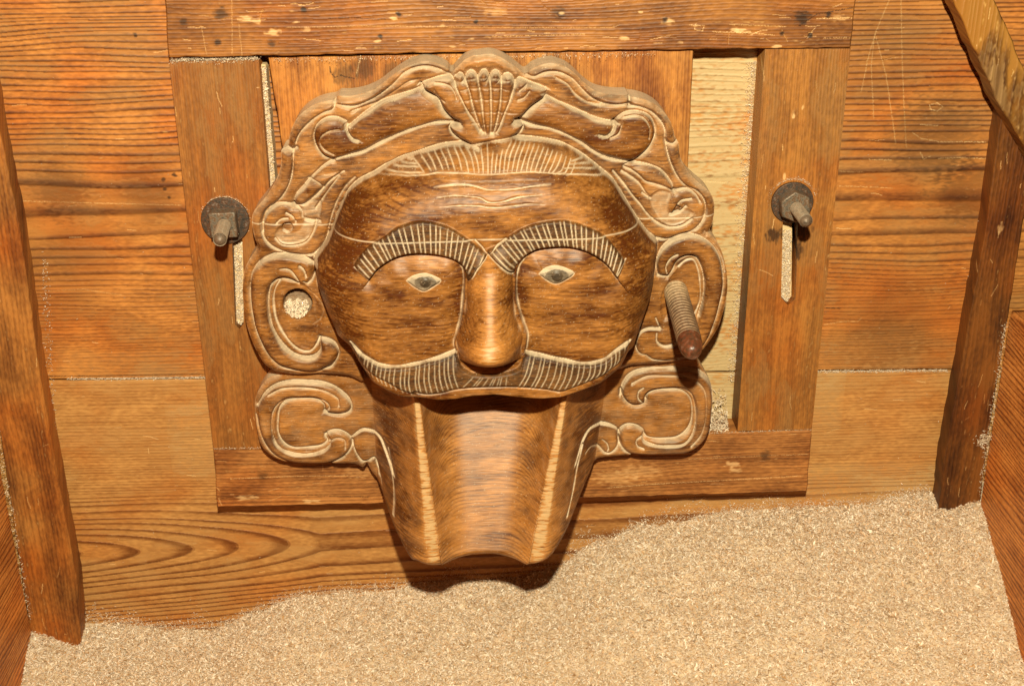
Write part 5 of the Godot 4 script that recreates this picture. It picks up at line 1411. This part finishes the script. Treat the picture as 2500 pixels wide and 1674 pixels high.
func _ready() -> void:
	dice.seed = 2024
	# camera: a short lens, a little above the mask, looking down at it
	var cam := Camera3D.new()
	cam.name = "camera"
	cam.fov = 29.32
	cam.near = 0.02
	cam.far = 20.0
	add_child(cam)
	cam.transform = Transform3D(Basis(Vector3(0.999404, -0.007295, 0.033747), Vector3(0.020324, 0.914438, -0.404215), Vector3(-0.027911, 0.404660, 0.914041)), Vector3(-0.0295, 0.1877, 0.9232))
	cam.current = true
	# a dim room, and the flash above the camera
	var world := WorldEnvironment.new()
	world.name = "surroundings"
	var env := Environment.new()
	env.background_mode = Environment.BG_COLOR
	env.background_color = Color(0.36, 0.31, 0.26)
	env.background_energy_multiplier = 0.08
	env.tonemap_mode = Environment.TONE_MAPPER_LINEAR
	env.tonemap_exposure = 1.0
	env.sdfgi_enabled = true
	env.ssao_enabled = true
	env.ssil_enabled = true
	world.environment = env
	add_child(world)
	var flash := OmniLight3D.new()
	flash.name = "camera_flash"
	flash.position = Vector3(-0.02, 0.43, 0.93)
	flash.light_color = Color(1.0, 0.965, 0.835)
	flash.light_energy = 2.35
	flash.light_size = 0.016
	flash.omni_range = 6.0
	flash.omni_attenuation = 2.0
	flash.shadow_enabled = true
	add_child(flash)

	# ---- the wall behind: two planks, and what can be seen past its right end
	var amber := Color(0.75, 0.495, 0.24)
	var umber := Color(0.33, 0.18, 0.075)
	var wall := thing("plank_wall", "back wall of two broad horizontal planks with strong wavy grain", "wall")
	var upper := board("plank", [-430, 150, -430, -254.5, 420, -263.5, 420, -90, 386, -70, 386, 150], -45, -25, {"seed": 3, "light": amber, "dark": umber, "rings": [[-300, 3.0], [100, 3.2], [150, 4.0], [200, 5.0], [236, 6.5], [249, 24.0], [274, 24.0], [284, 9.0], [310, 6.0], [330, 3.2], [420, 2.6]], "fade": [[0, 0.85], [120, 0.9], [240, 1.0], [300, 0.8], [350, 0.5], [420, 0.4]], "warp": 3.0, "contrast": 0.7, "blotch": 0.26, "red": 0.62, "patch": 0.22, "streak": 0.08, "scratch": 150, "relief": 0.12, "late": 0.5, "dusty": [[520, 120, 612, 425, 0.9], [262, 130, 300, 420, 0.6], [70, 380, 240, 420, 0.12], [650, 380, 760, 420, 0.1]],
		"spots": [[746.8, 222.4, 40, .3], [777.2, 264.5, 30, .3], [732.9, 375.6, 45, .22], [95.3, 249.1, 26, .28], [158.3, 253.4, 26, .25], [77.6, 307.1, 40, .14], [179.0, 239.6, 2.2, .7], [171.0, 243.2, 1.8, .6], [170.8, 250.5, 1.8, .6], [173.3, 257.2, 1.6, .6], [162.9, 137.0, 1.8, .7], [699.3, 154.6, 50, .15]], "lines": [[[702.0, 119.6, 694.8, 141.3, 690.6, 163.4, 688.6, 186.0], 0.5, false], [[694.1, 142.7, 693.9, 166.4, 699.9, 206.1], 0.45, false], [[695.3, 145.7, 705.4, 172.6, 714.0, 206.3, 718.6, 225.1], 0.5, false], [[710.6, 119.7, 715.2, 154.8, 721.6, 197.2, 727.0, 228.4], 0.45, false], [[735.4, 210.7, 749.2, 211.8], 0.9, false], [[730.0, 216.5, 737.4, 221.6, 753.2, 224.4, 768.7, 224.3, 787.4, 225.0], 0.9, false], [[738.0, 231.7, 741.2, 237.5, 746.8, 235.0], 0.8, false], [[752.3, 237.0, 770.4, 236.7, 789.2, 237.7], 0.8, false], [[699.4, 236.8, 717.5, 237.7], 0.8, false], [[741.0, 195.9, 746.4, 194.5, 750.7, 197.6, 747.1, 200.6, 741.4, 199.3, 741.0, 195.9], 0.8, false], [[679.0, 257.2, 720.0, 259.6], 0.5, false], [[665.3, 244.8, 696.7, 246.9], 0.35, false], [[65.3, 258.1, 108.9, 260.2, 183.0, 263.5], 0.55, false], [[678.0, 356.9, 689.8, 357.8], 0.9, true], [[677.3, 371.6, 692.8, 368.8, 704.6, 369.4, 707.2, 365.9], 0.5, false], [[60.9, 402.6, 108.3, 402.9, 184.0, 403.3], 0.6, true], [[74.2, 330.5, 99.3, 329.3, 129.8, 335.0], 0.35, false], [[569.5, 251.1, 591.3, 253.4], 0.5, false]]}, wall, 0.8)
	tag(upper, "upper plank with wavy dark growth rings")
	var low := board("plank", [-430, -256.6, -430, -560, 420, -560, 420, -265.4], -46, -25.4, {"seed": 17, "light": Color(0.76, 0.555, 0.315), "dark": Color(0.42, 0.24, 0.10), "rings": [[-300, 2.8], [100, 2.8], [161, 6.0], [185, 6.0], [205, 5.0], [260, 4.2], [420, 4.0]], "fade": [[0, 0.35], [90, 0.45], [115, 0.9], [150, 1.2], [300, 1.2]], "warp": 1.6, "contrast": 0.62, "blotch": 0.18, "red": 0.4, "patch": 0.3, "streak": 0.08, "scratch": 120, "relief": 0.12, "oval": [56, 163, -0.03, 0.115, 112], "late": 0.5, "dusty": [[520, -30, 612, 70, 0.9], [150, 20, 240, 90, 0.2], [640, 0, 700, 60, 0.25], [560, 90, 800, 130, 0.3]]}, wall, 1.0)
	tag(low, "lower plank with pointed arches of grain at its left")
	var room := board("far_room_wall", [100, 600, 100, -900, 1400, -900, 1400, 600], -640, -600, {"seed": 91, "px": 0.3, "light": Color(0.36, 0.22, 0.10), "dark": Color(0.20, 0.11, 0.05), "rings": [[-300, 20.0], [900, 20.0]], "contrast": 0.3, "upright": true}, self, 2.0)
	room.set_meta("kind", "structure")

	# ---- the frame round the mask's bed
	var frame := thing("board_frame", "flat board frame nailed to the back wall around the mask", "frame")
	var rail := board("top_rail", [-236.3, 60.3, -238.7, 2.0, -2.6, 2.9, 239.5, 2.1, 239.5, 54.6], -24.5, 2.5, {"seed": 21, "light": Color(0.62, 0.40, 0.18), "dark": Color(0.26, 0.13, 0.05), "rings": [[-300, 2.2], [400, 2.2]], "warp": 3.0, "contrast": 0.14, "blotch": 0.3, "red": 0.35, "streak": 0.16, "scratch": 110, "relief": 0.07,
		"spots": [[95.6, 26.0, 2.6, 0.9], [38.9, 28.0, 5.5, 0.6], [55.9, 31.8, 4.0, -0.8], [60.8, 33.0, 3.4, -0.8], [12.6, 32.9, 3.2, 0.6], [90.2, 34.5, 1.8, -0.9], [33.9, 47.5, 2.9, 0.8], [73.3, 41.3, 4.0, -0.85], [71.6, 48.8, 3.0, 0.55], [160.6, 30.1, 2.2, 0.95], [156.5, 32.6, 2.4, -0.9], [147.1, 45.6, 2.0, 0.9], [145.3, 47.9, 1.8, -0.9], [213.8, 36.1, 1.8, 0.9], [210.2, 47.6, 1.6, -0.8], [227.5, 28.8, 5.5, -0.4], [271.8, 31.0, 5.5, 0.5], [273.7, 30.8, 1.6, -0.95], [327.5, 30.9, 1.6, -0.9], [348.0, 37.4, 3.2, -0.85], [345.1, 36.5, 2.2, 0.8], [317.2, 48.8, 2.6, -0.85], [393.7, 43.6, 2.8, -0.85], [398.4, 44.5, 2.8, -0.85], [403.0, 45.2, 2.4, -0.8], [441.2, 35.8, 6.0, 0.75], [459.7, 34.1, 2.4, 0.85], [447.7, 48.6, 2.4, 0.85], [428.2, 46.3, 2.0, 0.8], [425.4, 56.0, 2.4, -0.9], [468.0, 36.7, 4.0, -0.5], [96.0, 39.6, 2.2, -0.6], [190.8, 38.1, 1.6, -0.7], [197.5, 52.8, 1.7, -0.7], [356.7, 51.6, 1.6, -0.6], [367.7, 40.4, 1.6, -0.6]], "lines": [[[439.7, 42.0, 451.9, 34.0, 479.4, 29.5], 0.8, true], [[452.2, 37.0, 479.6, 36.8], 0.9, false], [[390.6, 40.2, 431.0, 42.4], 0.6, false], [[379.4, 45.1, 408.3, 46.6, 422.8, 48.0], 0.7, false], [[83.4, 38.3, 139.9, 37.9, 224.8, 40.2, 310.4, 41.4], 0.45, false], [[224.8, 46.4, 267.6, 45.9, 290.5, 45.6], 0.6, false], [[151.4, 33.6, 126.1, 32.2, 112.0, 32.6], 0.5, true], [[182.4, 34.6, 219.2, 38.4, 253.3, 37.8], 0.4, true], [[24.6, 36.4, 26.7, 57.0], 0.4, false], [[50.5, 34.8, 50.8, 57.3], 0.4, false], [[47.2, 19.6, 44.1, 55.8], 0.4, false], [[457.8, 50.7, 479.5, 50.5], 0.6, false], [[363.4, 40.4, 373.4, 41.1, 372.2, 44.7, 366.4, 43.2, 367.6, 39.0], 0.7, false]]}, frame, 1.2, 0.4)
	var slot_left := [-207.4, -125.0, -199.9, -125.2, -202.5, -170.5, -205.5, -200.5, -209.2, -204.5, -212.0, -201.0]
	var slot_right := [201.7, -126.3, 212.8, -126.5, 214.8, -159.1, 216.3, -188.5, 211.0, -194.1, 205.1, -187.6]
	var stile_wood := {"seed": 31, "upright": true, "light": Color(0.60, 0.385, 0.175), "dark": Color(0.29, 0.16, 0.065), "rings": [[-300, 2.0], [400, 2.0]], "warp": 3.0, "contrast": 0.12, "blotch": 0.26, "red": 0.5, "streak": 0.2, "patch": 0.2, "scratch": 26, "relief": 0.06}
	slotted("stile", [-239.3, -1.3, -177.0, -0.8, -178.7, -309.2, -238.9, -307.3], slot_left, stile_wood, frame)
	stile_wood = stile_wood.duplicate()
	stile_wood.merge({"seed": 37, "light": Color(0.64, 0.42, 0.19), "spots": [[25, 47, 2.0, -0.9], [31, 42, 1.3, -0.8], [22, 93, 1.8, -0.8], [36, 135, 10.0, 0.75], [18, 138, 7.0, 0.7], [36, 152, 6.0, 0.7]]}, true)
	slotted("stile", [179.3, 1.6, 240.3, 1.3, 238.6, -302.0, 178.6, -302.0], slot_right, stile_wood, frame)
	board("bottom_rail", [-239.1, -307.9, -5.2, -305.4, 238.8, -302.7, 239.6, -359.4, -5.7, -361.6, -241.4, -361.6], -24.5, -0.5, {"seed": 41, "light": Color(0.70, 0.47, 0.25), "dark": Color(0.31, 0.16, 0.06), "rings": [[-300, 3.0], [400, 3.0]], "warp": 3.0, "contrast": 0.25, "blotch": 0.3, "red": 0.35, "streak": 0.16, "scratch": 60, "relief": 0.07, "spots": [[443.5, 21.8, 5.0, 0.5], [417.3, 29.4, 4.5, -0.7], [421.0, 34.8, 3.6, -0.7], [20.9, 49.5, 4.0, -0.75], [29.2, 49.4, 3.5, -0.7], [73.3, 54.4, 3.0, -0.7], [79.9, 54.2, 2.5, -0.7], [39.0, 30.0, 5.0, 0.4], [342.0, 34.2, 12.0, -0.3], [322.2, 39.4, 12.0, -0.3], [117.6, 28.3, 10.0, -0.25]], "lines": [[[12.7, 32.3, 58.5, 31.2, 107.6, 31.8], 0.6, false], [[315.8, 48.7, 355.8, 46.0, 405.9, 44.3, 476.1, 41.6], 0.6, false], [[381.5, 23.9, 441.2, 22.5, 479.4, 21.9], 0.5, false], [[4.5, 49.9, 37.6, 46.9, 123.0, 51.9], 0.6, true]]}, frame, 1.2, 0.5)

	# ---- the sliding panel that carries the mask
	var panel := board("sliding_panel", [-170.4, 0.1, -2.5, 1.2, 128.8, 1.9, 129.0, -87.8, 126.0, -211.9, 115.9, -297.1, -154.4, -297.6, -164.1, -85.8], -23, -2, {"seed": 53, "upright": true, "light": Color(0.70, 0.475, 0.23), "dark": Color(0.32, 0.155, 0.055), "rings": [[-300, 1.8], [400, 1.8]], "warp": 2.0, "contrast": 0.2, "blotch": 0.42, "red": 0.3, "streak": 0.22, "scratch": 30, "relief": 0.06, "spots": [[52, 14, 9.0, 0.4], [66, 10, 9.0, 0.45], [86, 12, 7.0, 0.35]], "lines": [[[64.8, 0.5, 62.4, 7.7, 60.3, 14.9], 0.95, false], [[65.1, 0.5, 62.7, 7.7, 60.8, 16.6], 0.7, false], [[42.3, 8.2, 42.6, 12.3, 45.2, 16.4, 49.4, 14.7, 54.5, 16.2, 59.6, 17.2], 0.9, true]]}, self, 1.0)
	tag(panel, "reddish vertical grained panel behind the mask's headdress", "panel")

	# ---- corner battens, side walls, brace
	var left_batten := board("corner_batten", [-365.5, 121.1, -367.0, -54.0, -364.6, -124.8, -367.7, -228.1, -367.5, -317.6, -366.4, -434.7, -372.1, -509.3, -416.6, -516.4, -412.8, -476.2, -407.4, -314.3, -400.1, 121.4], -25.2, -8, {"seed": 61, "upright": true, "light": Color(0.66, 0.43, 0.20), "dark": Color(0.25, 0.12, 0.045), "rings": [[-300, 3.0], [400, 3.0]], "warp": 3.0, "contrast": 0.16, "blotch": 0.3, "red": 0.6, "streak": 0.18, "scratch": 40, "relief": 0.06, "spots": [[62, 352, 3.5, -0.9]]}, self, 1.2, 0.4)
	tag(left_batten, "brown upright batten in the left corner, foot in the bran", "batten", "battens in the corners of the chest")
	var right_batten := board("corner_batten", [358.4, -30.5, 359.2, -138.5, 355.7, -254.5, 352.7, -336.3, 354.8, -390.9, 390.1, -395.9, 386.8, -328.0, 387.7, -203.9, 387.8, -94.0, 390.0, -31.0], -25.2, -8, {"seed": 67, "upright": true, "light": Color(0.46, 0.27, 0.105), "dark": Color(0.16, 0.075, 0.027), "rings": [[-300, 3.0], [400, 3.0]], "warp": 3.0, "contrast": 0.14, "blotch": 0.4, "red": 0.5, "streak": 0.16, "scratch": 40, "relief": 0.06, "spots": [[18, 108, 4.0, -0.6]]}, self, 1.2, 0.4)
	tag(right_batten, "dark upright batten in the right corner, under the diagonal brace", "batten", "battens in the corners of the chest")
	var brace := board("diagonal_brace", [282.8, 74.5, 304.3, 36.3, 346.8, -37.1, 368.8, -67.0, 423.2, -140.2, 417.5, -106.7, 360.1, -9.9, 333.1, 35.9, 311.4, 74.2], -8, 14, {"seed": 71, "upright": true, "patch": 0.5, "light": Color(0.60, 0.41, 0.17), "dark": Color(0.20, 0.10, 0.03), "rings": [[-300, 4.0], [400, 4.0]], "warp": 6.0, "contrast": 0.12, "blotch": 1.5, "red": 0.4, "streak": 0.2, "scratch": 60, "relief": 0.07, "pale": 0.25}, self, 1.5, 0.6)
	tag(brace, "worn pale diagonal board across the upper right corner", "brace")
	var grainy := {"light": Color(0.86, 0.57, 0.29), "dark": Color(0.46, 0.24, 0.095), "rings": [[-300, 4.0], [400, 4.0]], "warp": 4.0, "contrast": 0.5, "blotch": 0.28, "red": 0.4, "streak": 0.2, "scratch": 60, "relief": 0.1}
	var flank := grainy.duplicate()
	flank.seed = 81
	var left_side := board("side_wall", [-700, 200, -700, -640, 8, -640, 8, 200], 0, 24, flank, self, 1.0)
	left_side.transform = Transform3D(Basis(Vector3.UP, PI / 2.0), Vector3(-0.4355, 0, 0))
	tag(left_side, "left side wall of the chest, running out towards the viewer", "wall", "side walls of the chest")
	flank = grainy.duplicate()
	flank.seed = 83
	var right_side := board("side_wall", [-8, -205.5, -8, -640, 700, -640, 700, -205.5], 0, 24, flank, self, 2.0)
	right_side.transform = Transform3D(Basis(Vector3.UP, -PI / 2.0), Vector3(0.4121, 0, 0))
	tag(right_side, "low right side wall of the chest with a worn top edge", "wall", "side walls of the chest")

	# ---- the mask and its hardware
	mask()
	bolt("mounting_bolt", "rusty bolt with a square nut at the mask's left", Vector3(-211.2, -117.7, 0), Vector3(-207.5, -117.1, 48), 4, PI / 4.0 + 0.02, 9.6, 10.0, 17.6)
	bolt("mounting_bolt", "rusty bolt with a six sided nut right of the mask", Vector3(207.3, -111.4, 0), Vector3(207.5, -111.6, 47), 6, 1.68, 10.4, 11.0, 15.6)
	ear_peg(Vector3(119.3, -169.2, 20), Vector3(119.6, -183.6, 108))

	# ---- bran
	bran_ground()
	for k in 200000:
		var x := dice.randf_range(-412.0, 388.0)
		var z := -24.0 + 175.0 * pow(dice.randf(), 1.1)
		drop(Vector3(x, bran_top(x, z) + dice.randf_range(-0.3, 1.7), z), dice.randf_range(0.6, 1.15))
	for k in 9000:   # bran that clings to the wall just above the heap
		var x := dice.randf_range(-375.0, 352.0)
		drop(Vector3(x, bran_top(x, -24.5) + absf(dice.randfn()) * (4.0 + 14.0 * maxf(0.0, crumb.get_noise_2d(x * 0.3, 9.0))), -24.4), dice.randf_range(0.25, 0.6), 0.6, 0.4)
	scatter("bran_heap", "pale heap of flaky bran that fills the chest below the spout")
	for k in 950:
		var x := dice.randf_range(-400.0, 370.0)
		var y := dice.randf_range(-430.0, 60.0)
		drop(Vector3(x, y, -24.4), dice.randf_range(0.15, 0.42), 0.4, 0.7)
	trickle(Vector3(-238, -0.6, -3.0), Vector3(-178, -0.4, -3.0), 1700, Vector3(1, 1.1, 2.0), 0.45)
	trickle(Vector3(-352, -255.3, -25.5), Vector3(-212, -257.0, -25.5), 1300, Vector3(1, 0.6, 0.5), 0.42)
	trickle(Vector3(216, -262.4, -25.5), Vector3(352, -264.2, -25.5), 1300, Vector3(1, 0.6, 0.5), 0.42)
	trickle(Vector3(-238, -307.0, -0.5), Vector3(-198, -307.6, -0.5), 260, Vector3(1, 0.4, 0.4), 0.35)
	trickle(Vector3(145, -303.6, -0.5), Vector3(238, -301.8, -0.5), 220, Vector3(1, 0.4, 0.4), 0.35)
	trickle(Vector3(-168, -0.6, -4), Vector3(100, -0.5, -4), 900, Vector3(1, 0.5, 6.0), 0.4)
	trickle(Vector3(-355, -150, -24), Vector3(-384, -440, -24), 420, Vector3(1.6, 2, 0.6), 0.5)
	trickle(Vector3(364, -60, -24), Vector3(357, -370, -24), 420, Vector3(1.2, 2, 0.6), 0.5)
	trickle(Vector3(390, 30, -12), Vector3(378, -52, -22), 300, Vector3(1.5, 2, 3), 0.45)
	trickle(Vector3(-408, -250, -7), Vector3(-410, -470, -7), 400, Vector3(1.2, 2, 0.6), 0.5)
	trickle(Vector3(386, -215, -7), Vector3(387, -370, -7), 400, Vector3(1.2, 2, 0.6), 0.5)
	trickle(Vector3(382, -315, -7), Vector3(384, -322, -7), 160, Vector3(3, 3, 2), 0.6)
	var gap_top := Vector3(-178.2, -7.1, -25)
	var gap_foot := Vector3(-178.2, -105.1, -25)
	for k in 2600:   # the narrow gap left of the panel, packed with bran
		drop(gap_top.lerp(gap_foot, dice.randf()) + Vector3(dice.randf_range(-4.0, 4.0), 0, 14.5 + 2.0 * dice.randf()), dice.randf_range(0.5, 0.9), 1.0, 0.4)
	for k in 2600:   # and the bed's lower right corner
		var a := dice.randf() * dice.randf()
		drop(Vector3(dice.randf_range(120.0, 172.0), -304.0 + 32.0 * a, -24.0 + 22.0 * (1.0 - a) * dice.randf_range(0.7, 1.0)), dice.randf_range(0.5, 0.9), 1.0, 0.6)
	var edge_top := Vector3(178.5, -12.0, -24)
	var edge_foot := Vector3(178.5, -269.2, -24)
	for k in 1800:
		drop(edge_top.lerp(edge_foot, pow(dice.randf(), 1.3)) + Vector3(-absf(dice.randfn()) * 3.0, 0, dice.randf() * 2.0), dice.randf_range(0.3, 0.6), 0.7, 0.7)
	for k in 1500:   # the slots below the bolts
		var t := dice.randf()
		drop(Vector3(-205.9, -137.5, -8).lerp(Vector3(-210.6, -206.2, -8), t) + Vector3(dice.randf_range(-3.6, 3.6), 0, dice.randf_range(-0.3, 1.8)), dice.randf_range(0.4, 0.8), 0.8, 0.85)
		drop(Vector3(207.9, -135.6, -8).lerp(Vector3(211.3, -195.0, -8), t) + Vector3(dice.randf_range(-4.0, 2.5), 0, dice.randf_range(-0.3, 1.8)), dice.randf_range(0.4, 0.8), 0.8, 0.85)
	for w: Vector3 in [Vector3(-211.1, -117.6, 0.4), Vector3(207.2, -111.3, 0.4)]:
		for k in 260:
			var ang := dice.randfn(1.5, 0.65)
			drop(w + Vector3(cos(ang), sin(ang), 0) * (17.2 + absf(dice.randfn()) * 0.9), 0.3, 0.6, 0.8)
	for k in 900:   # the open ear hole
		var ang := dice.randf() * TAU
		var off := Vector3(cos(ang), sin(ang), 0) * 8.6 * sqrt(dice.randf())
		if off.y < 4.0 + 1.5 * sin(off.x):
			drop(Vector3(-160.7, -176.6, 23) + off + Vector3(0, 0, 1.5 - off.y * 0.3), dice.randf_range(0.6, 0.95), 1.0, 0.7)
	var meal := StandardMaterial3D.new()
	meal.albedo_color = Color(0.80, 0.68, 0.50)
	meal.roughness = 0.9
	for row in [[[-181.2, -6.0, -174.2, -6.1, -173.9, -91.0, -169.9, -132.6, -182.1, -132.4, -184.8, -90.8], "bran packed in the gap left of the reddish panel", -10.0], [[-209.5, -131.0, -201.1, -131.1, -203.3, -173.6, -206.1, -204.5, -213.9, -204.4], "bran packed in the slot under the square nut bolt", -8.0], [[203.4, -129.0, 210.8, -129.2, 215.2, -191.7, 213.1, -197.1, 206.5, -190.8], "bran packed in the slot under the six sided nut bolt", -8.0]]:
		var fill := commit("packed_bran", slab([ring_of(row[0], 4.0, 0.2, 9)], -24.0, row[2], 0.3, box_of(row[0])), meal, self)
		tag(fill, row[1], "bran")
		fill.set_meta("kind", "stuff")
	scatter("loose_bran", "stray bran flakes caught on the planks and in the joints")


func slotted(called: String, list: Array, slot: Array, o: Dictionary, parent: Node) -> void:
	# a stile with a slot through it: two halves that meet above and below the slot, made as one mesh
	var r := box_of(list)
	o.size = r.size
	var q := PackedVector2Array()
	for k in range(0, list.size(), 2):
		q.append(Vector2(list[k], list[k + 1]))
	var s := PackedVector2Array()
	for k in range(0, slot.size(), 2):
		s.append(Vector2(slot[k], slot[k + 1]))
	var top := (s[0] + s[1]) * 0.5
	var foot := s[4]
	var up := q[0].lerp(q[1], (top.x - q[0].x) / (q[1].x - q[0].x))
	var down := q[3].lerp(q[2], (foot.x - q[3].x) / (q[2].x - q[3].x))
	var a := [q[0].x, q[0].y, q[3].x, q[3].y, down.x, down.y, foot.x, foot.y, s[5].x, s[5].y, s[0].x, s[0].y, top.x, top.y, up.x, up.y]
	var b := [q[1].x, q[1].y, up.x, up.y, top.x, top.y, s[1].x, s[1].y, s[2].x, s[2].y, s[3].x, s[3].y, foot.x, foot.y, down.x, down.y, q[2].x, q[2].y]
	commit(called, slab([ring_of(a, 400.0, 0.2, o.seed), ring_of(b, 400.0, 0.2, o.seed)], -24.5, 0.0, 0.1, r), timber(o), parent)
